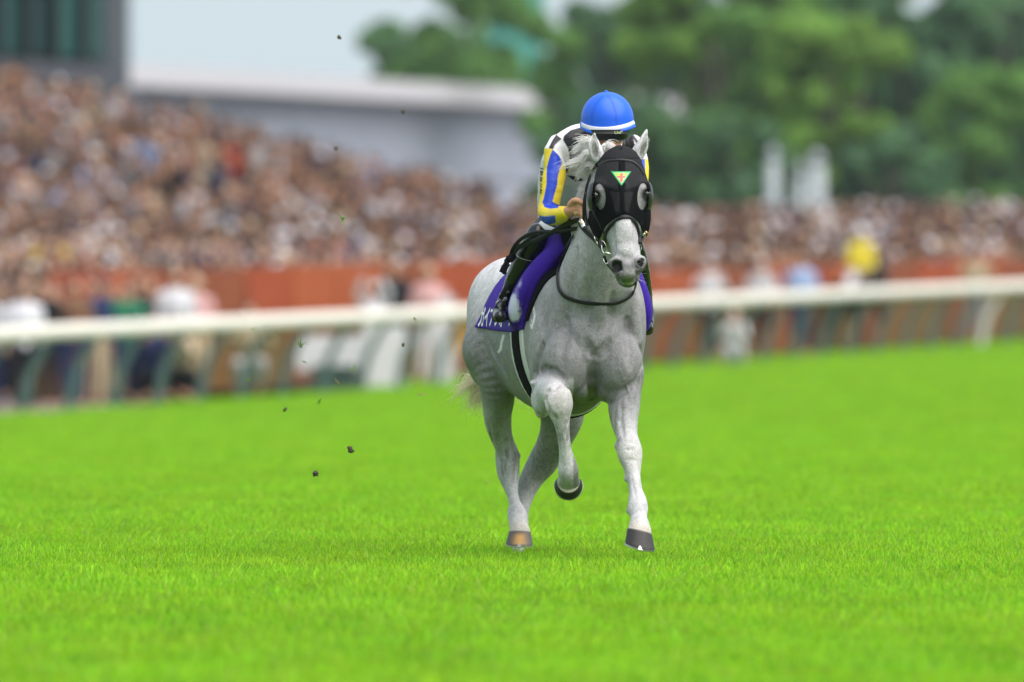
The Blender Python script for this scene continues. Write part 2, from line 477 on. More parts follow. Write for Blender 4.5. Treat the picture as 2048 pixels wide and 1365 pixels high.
def carve_details():
    # cupped ears, nostrils with raised rims, mouth
    for (u, v), t, r in (((1189, 301), -.12, (9.5, 13, 26)), ((1188.5, 284), .03, (6, 9, 16)), ((1285.5, 299), .36, (7, 12, 26)), ((1290.5, 280), .28, (4.5, 8, 18))):
        p = surf(u, v); A = np.array([[math.cos(t), 0, -math.sin(t)], [0, 1, 0], [math.sin(t), 0, math.cos(t)]])
        G.ell(p + np.array([0, -.004, 0]), [px(q) for q in r], A, .006, 'cut')
    groove([(1221, 534), (1222, 526), (1229, 519.5), (1239, 519.5), (1246, 526), (1249, 536), (1246, 545), (1236, 547)], 4.5, 2.6, .9, 'add', .6)
    groove([(1270.5, 540), (1270.5, 530), (1275, 520), (1283, 516), (1289, 520), (1288.5, 530), (1283, 539)], 4, 2.4, .9, 'add', .6)
    for (u, v), t, r in (((1234, 533), .55, (10, 18, 12.5)), ((1279.5, 528), -.5, (6, 18, 11.5))):
        p = surf(u, v); A = np.array([[math.cos(t), 0, math.sin(t)], [0, 1, 0], [-math.sin(t), 0, math.cos(t)]])
        G.ell(p + np.array([0, .004, 0]), [px(q) for q in r], A, .005, 'cut')
    groove([(1236, 561), (1245, 565.5), (1255, 567), (1265, 565.5), (1273, 560)], 2.4, 2.6)
    groove([(1258, 516), (1256, 530), (1255, 542)], 3.5, 1.2)
    for u, v in ((1196, 391), (1290.5, 386)): groove([(u - 7, v + 4), (u - 3, v - 7), (u + 3, v - 8), (u + 8, v + 2)], 3.2, 2, .9, 'add', .5)
    groove([(1194, 704), (1188, 730), (1185, 755), (1184, 780), (1184, 800)], 12, 14)                 # cleft of the breast
    groove([(1172, 684), (1177, 698), (1186, 712)], 11, 10.5); groove([(1216, 686), (1210, 699), (1196, 714)], 11, 10.5)
    groove([(1286, 730), (1272, 762), (1248, 783), (1226, 797), (1214, 815), (1210, 828)], 8, 8)
    groove([(1072, 752), (1088, 738), (1106, 742), (1124, 756), (1134, 775)], 8, 8)
    groove([(1062, 800), (1066, 760), (1074, 722), (1086, 690)], 9, 5)
    groove([(1132, 640), (1128, 690), (1118, 735)], 12, 4.5); groove([(1254, 640), (1262, 700), (1262, 735)], 12, 4.5)
    groove([(1152, 500), (1144, 560), (1140, 620)], 11, 4); groove([(1176, 560), (1176, 620), (1172, 680)], 11, 4)
    groove([(1226, 590), (1224, 630), (1217, 684)], 11, 4)
    groove([(975, 676), (983, 700), (998, 728), (1012, 752)], 8, 6)
    for i in range(7):                                                                              # skin folds in the flank
        groove([(952 + i, 690 + 5.2 * i), (964 + 1.5 * i, 688 + 5.2 * i), (977 + 2 * i, 694 + 5.4 * i)], 2.6, 1.6, ends=.2)
    for u in (984, 996, 1008): groove([(u - 6, 850), (u, 885), (u + 6, 925)], 4, 1.5)
    groove([(1243, 800), (1240, 840), (1246, 872)], 6, 3)
    groove([(1262, 950), (1266, 975), (1271, 995)], 3, 1.2); groove([(1121, 860), (1125, 890), (1128, 915)], 3, 1.2)
    groove([(1250, 900), (1268, 899)], 4, 1.5); groove([(1252, 920), (1272, 921)], 4, 1.5)
    groove([(1028, 985), (1032, 1005)], 3, 1.2)
    groove([(1094, 784), (1090, 800), (1095, 818), (1104, 834)], 7, 6); groove([(1118, 768), (1106, 779), (1092, 784)], 6, 4); groove([(1146, 790), (1150, 806), (1147, 822)], 6, 3)
    for pts in ([(1105, 700), (1100, 730), (1092, 752)], [(1240, 740), (1252, 770), (1262, 800), (1264, 840)], [(1000, 745), (1020, 775), (1035, 792)],
                [(1228, 470), (1226, 488), (1232, 505)], [(1160, 720), (1150, 750), (1160, 780)], [(1226, 745), (1222, 770)], [(1110, 600), (1112, 650), (1120, 690)]):
        groove(pts, 2.2, 1.3, .9, 'add', .3)                                                       # veins
    groove([(1243, 516), (1241, 530), (1246, 545)], 2.5, 1.4); groove([(1266, 516), (1268, 530), (1263, 545)], 2.5, 1.4)
carve_details()

# coat: the grey's own colours with some light and shade painted in (dark muzzle, paler legs and face, dappled quarters)
def fbm(p, s, seed=0):
    """Cheap value noise on points, 3 octaves."""
    r = np.random.default_rng(seed); T = r.random((32, 32, 32)).astype(np.float32); o = 0; amp = 1; tot = 0
    for _ in range(3):
        q = p * s; i = np.floor(q).astype(int); f = q - i; f = f * f * (3 - 2 * f)
        val = 0
        for a in (0, 1):
            for b in (0, 1):
                for c in (0, 1):
                    w = (f[:, 0] if a else 1 - f[:, 0]) * (f[:, 1] if b else 1 - f[:, 1]) * (f[:, 2] if c else 1 - f[:, 2])
                    val = val + w * T[(i[:, 0] + a) % 32, (i[:, 1] + b) % 32, (i[:, 2] + c) % 32]
        o = o + amp * val; tot += amp; amp *= .5; s *= 2.1
    return o / tot
def gauss(V, u, v, d, r):
    return np.exp(-((V - P(u, v, d)) ** 2).sum(1) / (2 * px(r) ** 2))
def coat_colour(V):
    u, v = pix(V); d = V[:, 1] - D0
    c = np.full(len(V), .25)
    c += .40 * sstep(690, 540, v) * sstep(.5, 1.0, d)                       # pale croup, partly light from above put into the colour
    c += .17 * sstep(660, 480, v) * sstep(.4, .2, d)                        # neck paler upward, partly painted top light
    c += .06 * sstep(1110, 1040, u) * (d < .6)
    c -= .02 * gauss(V, 1187, 720, 0, 60)
    c -= .035 * gauss(V, 960, 720, 1.1, 50)
    def near(ch):
        A = np.array([P(*q[:3]) for q in ch]); r = np.array([px(q[3]) for q in ch]); best = np.full(len(V), 9.)
        for k in range(len(A) - 1):
            e = A[k + 1] - A[k]; t = np.clip(((V - A[k]) @ e) / (e @ e), 0, 1)
            best = np.minimum(best, np.linalg.norm(V - A[k] - t[:, None] * e, axis=1) / (r[k] + (r[k + 1] - r[k]) * t))
        return best
    fl = near([(1248, 790, .10, 36), (1249, 842, .02, 29), (1256, 890, -.06, 26), (1267, 955, -.125, 18), (1278, 1066, -.28, 26)])
    fr = near([(1094, 782, .10, 33), (1112, 792, -.10, 31), (1120, 826, -.125, 26), (1131, 900, -.06, 17), (1137, 968, .05, 26)])
    rh = near([(990, 762, 1.14, 50), (996, 823, 1.23, 34), (1014, 912, 1.38, 28), (1027, 997, 1.32, 16), (1040, 1066, 1.22, 24)])
    lh = near([(1118, 780, 1.27, 60), (1113, 870, 1.40, 38), (1085, 925, 1.56, 32), (1048, 1000, 1.55, 20), (1036, 1095, 1.44, 18)])
    leg = sstep(1.45, 1.05, fl) * sstep(765, 890, v) * (d < .4)
    leg = np.maximum(leg, sstep(2.1, 1.45, fr) * sstep(1149, 1145, u) * sstep(.24, .08, d + .0012 * (790 - v)) * (d < .4) * sstep(748, 765, v))
    leg = np.maximum(leg, sstep(1.6, 1.1, rh) * (rh < lh) * (.62 * sstep(775, 860, v) + .38 * sstep(940, 1030, v)) * (d > .8))
    leg = np.maximum(leg, sstep(1.6, 1.1, lh) * (lh <= rh) * (.16 * sstep(800, 860, v) + .40 * sstep(930, 1040, v)) * (d > .8))
    c = c + (.55 - c) * leg
    head = sstep(-.19, -.24, d) * (v < 576)
    fc = .49 - .32 * sstep(505, 532, v) - .04 * sstep(536, 562, v)
    c = c + (fc - c) * head
    c = np.where((d < -.05) & (v < 322), .62, c)
    n1 = fbm(V, 14, 3); n2 = fbm(V * np.array([1.6, 1.6, .7]), 60, 4)
    c = c * (1 + .5 * (n1 - .5) + .45 * (n2 - .5))
    st = fbm(V * np.array([3.0, 3.0, .10]), 44, 8)                           # long dark streaks on the gaskins
    c = c * (1 - .42 * sstep(.55, .70, st) * sstep(800, 850, v) * sstep(980, 940, v) * (d > .9))
    st2 = fbm(V * np.array([1.5, 1.5, .6]), 40, 9)
    c = c * (1 - .4 * sstep(.5, .66, st2) * sstep(1248, 1235, u) * sstep(805, 830, v) * sstep(905, 880, v) * (d < .2))
    rgb = c[:, None] * np.array([1.015, .99, 1.025])
    warm = np.where(v > 1020, sstep(1030, 1055, v), 0) * .9 + .7 * gauss(V, 1117, 805, -.14, 22) + .5 * gauss(V, 1258, 915, -.1, 22)
    rgb = rgb * (1 + np.clip(warm, 0, 1)[:, None] * np.array([.04, -.03, -.15]))
    pk = np.clip(1.3 * gauss(V, 1079, 834, .17, 9), 0, 1)[:, None]
    rgb = rgb * (1 - pk) + np.array([.62, .44, .36]) * pk
    nos = np.clip(gauss(V, 1235, 534, -.47, 10) * 1.2 + gauss(V, 1279, 529, -.46, 8) * 1.2, 0, 1)[:, None]
    rgb = rgb * (1 - .82 * nos)
    for ln, wd in (([(1067, 616), (1069, 632), (1066, 646), (1063, 656)], 2.0), ([(1007, 672), (1003, 686), (1001, 698), (997, 704)], 2.4), ([(1063, 640), (1061, 652)], 1.2)):   # dried lather
        ln = crom(np.array(ln, float), 5); dd = np.min([np.hypot(u - a, v - b) for a, b in ln], 0)
        k = (np.clip(1.5 - dd / wd, 0, 1) * (d > .1) * (d < 1.1))[:, None]
        rgb = rgb * (1 - k) + np.array([.80, .78, .80]) * k
    gr = np.clip(1.4 * gauss(V, 1255, 568, -.5, 11), 0, 1)[:, None]          # green reflection of the turf painted on the lips
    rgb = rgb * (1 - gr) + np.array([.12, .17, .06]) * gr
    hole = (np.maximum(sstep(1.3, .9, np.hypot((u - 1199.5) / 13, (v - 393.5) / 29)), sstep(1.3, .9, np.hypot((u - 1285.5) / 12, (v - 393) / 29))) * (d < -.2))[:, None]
    rgb = rgb * (1 - .42 * hole)  # eye holes darkened: grey skin plus painted shade of the blinkers
    for eu, ev in ((1191.5, 392), (1294, 389)):
        e = np.clip(2.1 * np.exp(-(((u - eu) / 8) ** 2 + ((v - ev - 1) / 11) ** 2)) + .45 * np.exp(-(((u - eu) / 12) ** 2 + ((v - ev - 8) / 22) ** 2)), 0, 1)[:, None] * (d < -.2)[:, None]
        rgb = rgb * (1 - .93 * e)
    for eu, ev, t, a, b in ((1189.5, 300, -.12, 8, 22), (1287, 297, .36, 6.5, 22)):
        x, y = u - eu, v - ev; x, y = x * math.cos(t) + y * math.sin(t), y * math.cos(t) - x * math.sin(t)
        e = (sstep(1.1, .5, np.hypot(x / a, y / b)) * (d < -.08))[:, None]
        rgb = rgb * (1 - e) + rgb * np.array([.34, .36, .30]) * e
    return np.clip(rgb, .01, .9)
def hair_mat():
    m = mat('horse_coat', attr='coat', rough=.48, spec=.3)
    nt = m.node_tree; N = nt.nodes; L = nt.links; b = N['Principled BSDF']
    tc = N.new('ShaderNodeTexCoord')
    mp = N.new('ShaderNodeMapping'); mp.inputs['Scale'].default_value = (1.3, 1.3, .35)
    L.new(tc.outputs['Object'], mp.inputs['Vector'])
    n = N.new('ShaderNodeTexNoise'); n.inputs['Scale'].default_value = 260; n.inputs['Detail'].default_value = 3
    n2 = N.new('ShaderNodeTexNoise'); n2.inputs['Scale'].default_value = 24; n2.inputs['Detail'].default_value = 5
    L.new(mp.outputs[0], n.inputs['Vector']); L.new(tc.outputs['Object'], n2.inputs['Vector'])
    mr = N.new('ShaderNodeMapRange'); mr.inputs[1].default_value = .3; mr.inputs[2].default_value = .7; mr.inputs[3].default_value = .68; mr.inputs[4].default_value = 1.28
    L.new(n.outputs['Fac'], mr.inputs[0])
    sc = N.new('ShaderNodeVectorMath'); sc.operation = 'SCALE'
    at = [x for x in N if x.type == 'ATTRIBUTE'][0]
    L.new(at.outputs['Color'], sc.inputs[0]); L.new(mr.outputs[0], sc.inputs['Scale'])
    L.new(sc.outputs[0], b.inputs['Base Color'])
    ad = N.new('ShaderNodeMath'); ad.operation = 'MULTIPLY_ADD'; ad.inputs[1].default_value = 2.2
    L.new(n2.outputs['Fac'], ad.inputs[0]); L.new(n.outputs['Fac'], ad.inputs[2])
    bp = N.new('ShaderNodeBump'); bp.inputs['Strength'].default_value = .6; bp.inputs['Distance'].default_value = .005
    L.new(ad.outputs[0], bp.inputs['Height']); L.new(bp.outputs[0], b.inputs['Normal'])
    return m
horse = empty('horse', (P(1110, 1120, .6)[0], D0 + .6, 0), 'grey racehorse in a black hood cantering toward the camera on the turf', 'horse')
HV, HQ = nets(G.F, G.lo, G.h, 3)
body_me = mesh_np('body', HV, HQ)
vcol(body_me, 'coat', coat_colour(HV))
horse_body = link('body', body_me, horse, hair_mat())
BODY = BVHTree.FromPolygons([Vector(v) for v in HV], HQ.tolist())
CAM = Vector((0, 0, CAMH))
def hit(u, v, tree=None):
    """Point and normal of a surface seen at photo pixel (u, v)."""
    dr = (Vector(P(u, v, 0)) - CAM).normalized()
    loc, nor, i, dist = (tree or BODY).ray_cast(CAM, dr)
    return (np.array(loc), np.array(nor)) if loc is not None else (None, None)
def shell(name, off, region, lo, hi, parent, m, inner=.008, relax=2, grid=None, h=None):
    """Cloth over the skin: the body's field pushed out by off and cut to a region(X, Y, Z) < 0."""
    g = grid or G
    w = g.win(lo, hi)
    X, Y, Z = g.xyz(w)
    A = g.F[w]
    D = np.maximum(np.maximum(A - off, -(A + inner)), region(X, Y, Z)).astype(np.float32)
    V, Q = nets(D, np.array([g.ax[i][w[i].start] for i in range(3)]), g.h, relax)
    me = mesh_np(name, V, Q)
    return link(name, me, parent, m), V, Q
def proj(X, Y, Z):
    return 1024.0 + X / Y * FPX, HOR - (Z - CAMH) / Y * FPX
def poly_sd(U, Vv, pts):
    """Signed distance (photo pixels) to a closed polygon, negative inside."""
    pts = np.asarray(pts, float); n = len(pts)
    U, Vv = np.broadcast_arrays(U, Vv)
    d = np.full(U.shape, 1e9, np.float32); ins = np.zeros(U.shape, bool)
    for i in range(n):
        a, b = pts[i], pts[(i + 1) % n]
        e = b - a; wx, wy = U - a[0], Vv - a[1]
        t = np.clip((wx * e[0] + wy * e[1]) / max(e @ e, 1e-9), 0, 1)
        d = np.minimum(d, (wx - e[0] * t) ** 2 + (wy - e[1] * t) ** 2)
        c = (a[1] > Vv) != (b[1] > Vv)
        if abs(e[1]) > 1e-9: ins ^= c & (U < a[0] + (Vv - a[1]) / e[1] * e[0])
    d = np.sqrt(d)
    return np.where(ins, -d, d)
# ------------------------------------------------------------------ hooves, hood, bridle, cloth, hair
def ringloft(rings, cap0=True, cap1=True):
    """Closed loft through rings (n, m, 3)."""
    R = np.asarray(rings, float); n, m = R.shape[:2]
    V = R.reshape(-1, 3); F = []
    i = np.arange(n - 1)[:, None] * m; j = np.arange(m)[None, :]; j2 = (j + 1) % m
    Q = np.stack([i + j, i + j2, i + m + j2, i + m + j], -1).reshape(-1, 4)
    T = []
    if cap0:
        V = np.vstack([V, R[0].mean(0)]); c = len(V) - 1
        T += [[c, (k + 1) % m, k] for k in range(m)]
    if cap1:
        V = np.vstack([V, R[-1].mean(0)]); c = len(V) - 1; b = (n - 1) * m
        T += [[c, b + k, b + (k + 1) % m] for k in range(m)]
    return V, ([Q, np.array(T)] if T else [Q])
def join_parts(parts):
    V = []; Q = []; T = []; o = 0
    for v, f in [p for p in parts if p is not None]:
        V.append(v)
        for a in (f if isinstance(f, list) else [f]):
            a = np.asarray(a) + o
            (Q if a.shape[1] == 4 else T).append(a)
        o += len(v)
    out = []
    if Q: out.append(np.concatenate(Q))
    if T: out.append(np.concatenate(T))
    return np.concatenate(V), out
def tube(pts, rad, m=6, flat=1., up=(0, 0, 1)):
    """Tube along points; rad scalar or per point."""
    C = np.asarray(pts, float); n = len(C)
    r = np.broadcast_to(np.asarray(rad, float), (n,))
    t = np.gradient(C, axis=0); t /= np.maximum(np.linalg.norm(t, axis=1, keepdims=True), 1e-9)
    u = np.asarray(up, float) + 0 * t
    a = np.cross(t, u); bad = np.linalg.norm(a, axis=1) < 1e-3
    a[bad] = np.cross(t[bad], [1., .3, 0]); a /= np.linalg.norm(a, axis=1, keepdims=True)
    b = np.cross(a, t)
    ang = np.linspace(0, 2 * np.pi, m, endpoint=False)
    R = C[:, None] + r[:, None, None] * (np.cos(ang)[None, :, None] * a[:, None] + flat * np.sin(ang)[None, :, None] * b[:, None])
    return ringloft(R)
def ribbon(C, N, w, th):
    """Strap with a rounded flat section: centres C, outward normals N, half width w, thickness th."""
    C = np.asarray(C, float); N = np.asarray(N, float); n = len(C)
    w = np.broadcast_to(np.asarray(w, float), (n,))[:, None]
    t = np.gradient(C, axis=0); t /= np.maximum(np.linalg.norm(t, axis=1, keepdims=True), 1e-9)
    N = N - t * (N * t).sum(1, keepdims=True); N /= np.maximum(np.linalg.norm(N, axis=1, keepdims=True), 1e-9)
    S = np.cross(t, N)
    sec = [(-1, 0), (-.92, .7), (-.6, 1), (.6, 1), (.92, .7), (1, 0), (.9, -.5), (-.9, -.5)]
    R = np.stack([C + S * (a * w) + N * (b * th) for a, b in sec], 1)
    V, F = ringloft(R)
    return V, F
def strap(uv, w, th=.003, lift=.001, tree=None, sub=4, ext=None):
    """uv points (u, v) lie on the tree's surface, (u, v, d) stand free; w half width in photo pixels."""
    flat = np.array([(p[0], p[1], p[2] if len(p) > 2 else np.nan) for p in uv], float)
    U = crom(flat[:, :2], sub)
    free = np.isfinite(flat[:, 2]).all()
    D = crom(flat[:, 2:3], sub)[:, 0] if free else None
    C = []; N = []
    for i, (u, v) in enumerate(U):
        if free:
            C.append(P(u, v, D[i])); N.append([0, -1., 0])
        else:
            p, n = hit(u, v, tree)
            if p is None: continue
            C.append(p + n * lift); N.append(n)
    if len(C) < 3: return None
    C = np.array(C); N = np.array(N)
    for _ in range(3):
        N[1:-1] = (N[:-2] + N[1:-1] + N[2:]) / 3
        C[1:-1] = .25 * C[:-2] + .5 * C[1:-1] + .25 * C[2:]
    return ribbon(C, N, px(w), th)
BLACK = mat('black_leather', (.009, .009, .010), rough=.42, spec=.35, var=.3, vscale=60, bump=.25, bscale=400)
BLACKF = mat('black_fabric', (.006, .006, .007), rough=.9, spec=.08, bump=.3, bscale=900)
STEEL = mat('bit_metal', (.75, .73, .68), rough=.22, metal=1.)
BRASS = mat('brass', (.7, .48, .16), rough=.3, metal=1.)

# hooves with shoes
def hoof(top, rt, bot, rb, lat, fwd_top, fwd_bot, cols, shoe=True, clip=True):
    """Truncated cone from the coronet (centre top) to the ground edge (centre bot)."""
    m = 36; ang = np.linspace(0, 2 * np.pi, m, endpoint=False)
    lat = np.asarray(lat, float) / np.linalg.norm(lat)
    ft = np.asarray(fwd_top, float) / np.linalg.norm(fwd_top); fb = np.asarray(fwd_bot, float) / np.linalg.norm(fwd_bot)
    R = []; C = []
    for t in (0, .03, .12, .25, .4, .55, .7, .85, .97, 1.):
        c = top + (bot - top) * t; r = rt + (rb - rt) * t
        if t == 0: r *= .94
        if t == 1.: r *= .985
        f = ft + (fb - ft) * t
        egg = 1.06 + .0 * ang
        ring = c + r * (np.cos(ang)[:, None] * lat + (np.sin(ang) * np.where(np.sin(ang) > 0, 1.08, .82))[:, None] * f)
        R.append(ring)
    V, F = ringloft(R)
    me = mesh_np('hoof', V, F)
    n = len(V); tt = np.concatenate([np.repeat([0, .03, .12, .25, .4, .55, .7, .85, .97, 1.], m), [0, 1.]])
    aa = np.concatenate([np.tile(ang, 10), [0, 0]])
    base = np.array(cols[0]); rgb = base[None] * (.75 + .5 * fbm(np.stack([aa * 1.3, tt * 9, 0 * aa], 1), 3., 5))[:, None]
    if len(cols) > 1:
        w = np.exp(-((aa - np.pi / 2) / .5) ** 2) * sstep(.1, .4, tt) * sstep(1.02, .85, tt)
        rgb = rgb * (1 - w[:, None]) + np.array(cols[1]) * w[:, None]
    rgb = rgb * (1 - sstep(.06, .0, tt)[:, None]) + np.array([.55, .5, .42]) * sstep(.06, .0, tt)[:, None]
    vcol(me, 'hoof_colour', np.clip(rgb, .005, .9))
    h = link('hoof', me, horse, mat('hoof_horn', attr='hoof_colour', rough=.55, spec=.35, bump=.5, bscale=160, stretch=(1, 1, .2)))
    if shoe:
        axis = np.cross(lat, fb); axis /= np.linalg.norm(axis)
        if np.dot(axis, bot - top) < 0: axis = -axis
        parts = []
        a = np.linspace(-.62 * np.pi, .62 * np.pi, 33) + np.pi / 2
        pr = []
        for x in a:
            dr = np.cos(x) * lat + np.sin(x) * (1.08 if np.sin(x) > 0 else .82) * fb
            o = bot + dr * rb * 1.01; i = bot + dr * rb * .78
            pr.append([o, o + axis * .008, i + axis * .008, i])
        parts.append(ringloft(np.array(pr)))
        if clip:
            w = .011
            o = bot + fb * rb * 1.10
            upv = (top - bot) + fb * 0; upv /= np.linalg.norm(upv)
            upv = (top + ft * rt) - (bot + fb * rb * 1.08); upv /= np.linalg.norm(upv)
            q = []
            for s in (0, 1):
                e = fb * (.002 + .003 * s)
                q += [o + e - lat * w - upv * .004, o + e + lat * w - upv * .004, o + e + lat * .003 + upv * .017, o + e - lat * .003 + upv * .017]
            parts.append((np.array(q), [np.array([[0, 1, 2, 3], [7, 6, 5, 4], [0, 4, 5, 1], [1, 5, 6, 2], [2, 6, 7, 3], [3, 7, 4, 0]])]))
        v, f = join_parts(parts)
        link('horseshoe', mesh_np('horseshoe', v, f, smooth=False), h, mat('shoe_metal', (.50, .50, .50), rough=.38, metal=.9))
    return h
DARKH = (.035, .033, .034)
_l = P(1311, 1100, -.33) - P(1249, 1086, -.33)
hoof(P(1279, 1061, -.285), px(24.5), P(1280, 1092, -.32), px(30.5), _l, (0, -1, .12), (0, -1, -.16), [DARKH])
_l = P(1066, 1092.5, 1.2) - P(1011, 1091, 1.2)
hoof(P(1040, 1062, 1.22), px(21.5, 1.2), P(1038.5, 1089, 1.18), px(27, 1.2), _l, (0, -1, .1), (0, -1, -.10), [(.10, .09, .085), (.55, .30, .10)])
hoof(P(1137, 963, .045), px(22.5), P(1137, 971, .125), px(29), (1, 0, 0), (0, -.35, -.95), (0, -.40, -.92), [(.022, .024, .018)], clip=False)
hoof(P(1036, 1086, 1.44), px(12.5, 1.4), P(1036, 1109, 1.41), px(11, 1.4), (1, 0, 0), (0, -1, -.6), (0, -1, -.9), [(.45, .44, .42)], shoe=False)

# hood
HOODP = [(1206, 310), (1212, 301), (1222, 297), (1234, 291), (1248, 291), (1262, 296), (1272, 304), (1280, 316), (1292, 334), (1312, 360), (1313, 440), (1297, 482), (1290, 470), (1282, 452),
         (1273, 440), (1262, 431.5), (1249, 428.5), (1236, 433), (1220, 443), (1207, 458), (1201, 474), (1197, 487), (1187, 470), (1176, 446), (1160, 425), (1160, 345), (1184, 335), (1195, 324)]
def hood_region(X, Y, Z):
    U, V_ = proj(X, Y, Z)
    s = D0 / FPX
    a = poly_sd(U, V_, HOODP) * s
    e1 = (np.sqrt(((U - 1199.5 - .05 * (V_ - 393)) / 11.5) ** 2 + ((V_ - 393.5) / 26.5) ** 2) - 1) * 12 * s
    e2 = (np.sqrt(((U - 1285.5 + .04 * (V_ - 392)) / 10.5) ** 2 + ((V_ - 393) / 27) ** 2) - 1) * 11 * s
    r = np.maximum(a, np.maximum(-e1, -e2))
    r = np.maximum(r, (Y - D0) - (-.13 + .11 * sstep(335, 312, V_)))
    return r
def hood_mat():
    m = mat('hood_mesh', (.006, .0065, .008), rough=.85, spec=.06, bump=1., bscale=70)
    nt = m.node_tree; N = nt.nodes; L = nt.links; b = N['Principled BSDF']
    def A(n):
        a = N.new('ShaderNodeAttribute'); a.attribute_name = n; return a.outputs['Fac']
    def M(op, x, y=None):
        q = N.new('ShaderNodeMath'); q.operation = op
        for i, s in enumerate((x, y)):
            if s is None: continue
            if isinstance(s, (int, float)): q.inputs[i].default_value = s
            else: L.new(s, q.inputs[i])
        return q.outputs[0]
    sx = M('SINE', M('MULTIPLY', M('ADD', A('fabric_u'), A('fabric_v')), 2.3)); sy = M('SINE', M('MULTIPLY', M('SUBTRACT', A('fabric_u'), A('fabric_v')), 2.3))
    dots = M('MULTIPLY', M('GREATER_THAN', M('MULTIPLY', sx, sy), .30), A('perforated'))
    mx = N.new('ShaderNodeMix'); mx.data_type = 'RGBA'
    mx.inputs[6].default_value = (.006, .0065, .008, 1); mx.inputs[7].default_value = (.085, .086, .09, 1)
    L.new(dots, mx.inputs[0]); L.new(mx.outputs[2], b.inputs['Base Color'])
    return m
hood, HDV, HDQ = shell('hood', .006, hood_region, P(1150, 500, -.7) - .02, P(1325, 285, -.05) + .02, horse, hood_mat(), .012, 2)
_u, _v = pix(HDV); _x = np.abs(_u - 1243.5)
vfloat(hood.data, 'fabric_u', _u); vfloat(hood.data, 'fabric_v', _v)
_pz = (sstep(6, 8, _x) * (_v > 318) * sstep(380, 372, _v + .35 * (_x - 20)) + (_x > 4.5) * sstep(23, 19, _x + .25 * (_v - 392)) * (_v > 384) * (_v < 424) + .8 * (_v < 316))
vfloat(hood.data, 'perforated', np.clip(_pz, 0, 1) * .85)
HOOD = BVHTree.FromPolygons([Vector(v) for v in np.vstack([HDV, HV])], HDQ.tolist() + (HQ + len(HDV)).tolist())
def part(name, geo, parent, m, smooth=True):
    if geo is None: return None
    return link(name, mesh_np(name, geo[0], geo[1], smooth), parent, m)
# seam and binding of the hood
part('hood_seam', strap([(1242, 296), (1243, 330), (1243.5, 343)], 3.2, .0015, .0008, HOOD), hood, BLACKF)
part('hood_seam', strap([(1243.5, 372), (1245, 400), (1248, 428)], 3.4, .0015, .0008, HOOD), hood, BLACKF)
part('hood_binding', strap([(1201, 474), (1207, 458), (1220, 443), (1236, 433), (1249, 428.5), (1262, 431.5), (1273, 440), (1282, 452), (1288, 466)], 1.6, .003, .004), hood, BLACKF)
# badge: green bordered triangle, red cross
def badge():
    tri = [(1222, 343.5), (1262, 344), (1243, 372.5)]
    st = .45
    us = np.arange(1220, 1264, st); vs = np.arange(342, 374, st)
    U, V_ = np.meshgrid(us, vs, indexing='ij')
    sd = poly_sd(U + st / 2, V_ + st / 2, tri)
    keep = sd < 0
    idx = {}; VV = []; F = []; Cc = []
    for i, j in zip(*np.nonzero(keep)):
        q = []
        for a, b in ((i, j), (i, j + 1), (i + 1, j + 1), (i + 1, j)):
            if (a, b) not in idx:
                p, n = hit(1220 + a * st, 342 + b * st, HOOD)
                idx[a, b] = len(VV); VV.append(p + n * .0022)
            q.append(idx[a, b])
        F.append(q)
        s = sd[i, j]; u, v = U[i, j], V_[i, j]
        c = (.02, .36, .10) if s > -2.4 else ((.75, .16, .12) if abs(u - 1242.6) < 3.1 or abs(v - 354.6) < 2.6 else (.34, .72, .07))
        if -3.2 < s <= -2.4: c = (.45, .62, .45)
        Cc.append(c)
    me = mesh_np('badge', np.array(VV), np.array(F), True)
    cc = np.repeat(np.array(Cc), 4, axis=0)
    vcol(me, 'badge_colour', cc, 'CORNER')
    return link('badge', me, hood, mat('badge_print', attr='badge_colour', rough=.5, bump=.3, bscale=500))
badge()
# eyes and blinkers
def ball(c, r, m=20, n=12, axes=None):
    th = np.linspace(.02, np.pi - .02, n); ph = np.linspace(0, 2 * np.pi, m, endpoint=False)
    r = np.broadcast_to(np.asarray(r, float), (3,)); A = np.eye(3) if axes is None else np.asarray(axes)
    R = np.stack([np.sin(th)[:, None] * np.cos(ph)[None], np.sin(th)[:, None] * np.sin(ph)[None], np.cos(th)[:, None] + 0 * ph[None]], -1) * r
    return ringloft((R @ A + c)[:, ::-1])
for u, v in ((1192, 391), (1294, 388)):
    p = surf(u, v)
    part('eye', ball(p + np.array([0, .0045, 0]), (.0185, .0155, .0165)), horse, mat('eye_dark', (.010, .007, .006), rough=.08, spec=.6, coat=1.))
def sheet(Pts, th):
    """Thick sheet from a grid of points."""
    Pn = np.asarray(Pts, float); a, b = Pn.shape[:2]
    du = np.gradient(Pn, axis=0); dv = np.gradient(Pn, axis=1)
    n = np.cross(du, dv); n /= np.maximum(np.linalg.norm(n, axis=2, keepdims=True), 1e-9)
    V = np.concatenate([(Pn + n * th / 2).reshape(-1, 3), (Pn - n * th / 2).reshape(-1, 3)])
    g = np.arange(a * b).reshape(a, b); o = a * b
    Q = np.stack([g[:-1, :-1], g[1:, :-1], g[1:, 1:], g[:-1, 1:]], -1).reshape(-1, 4)
    E = [Q, Q[:, ::-1] + o]
    loop = np.concatenate([g[0, :], g[1:, -1], g[-1, -2::-1], g[-2:0:-1, 0]])
    l2 = np.roll(loop, -1)
    E.append(np.stack([loop, loop + o, l2 + o, l2], 1))
    return V, [np.concatenate(E)]
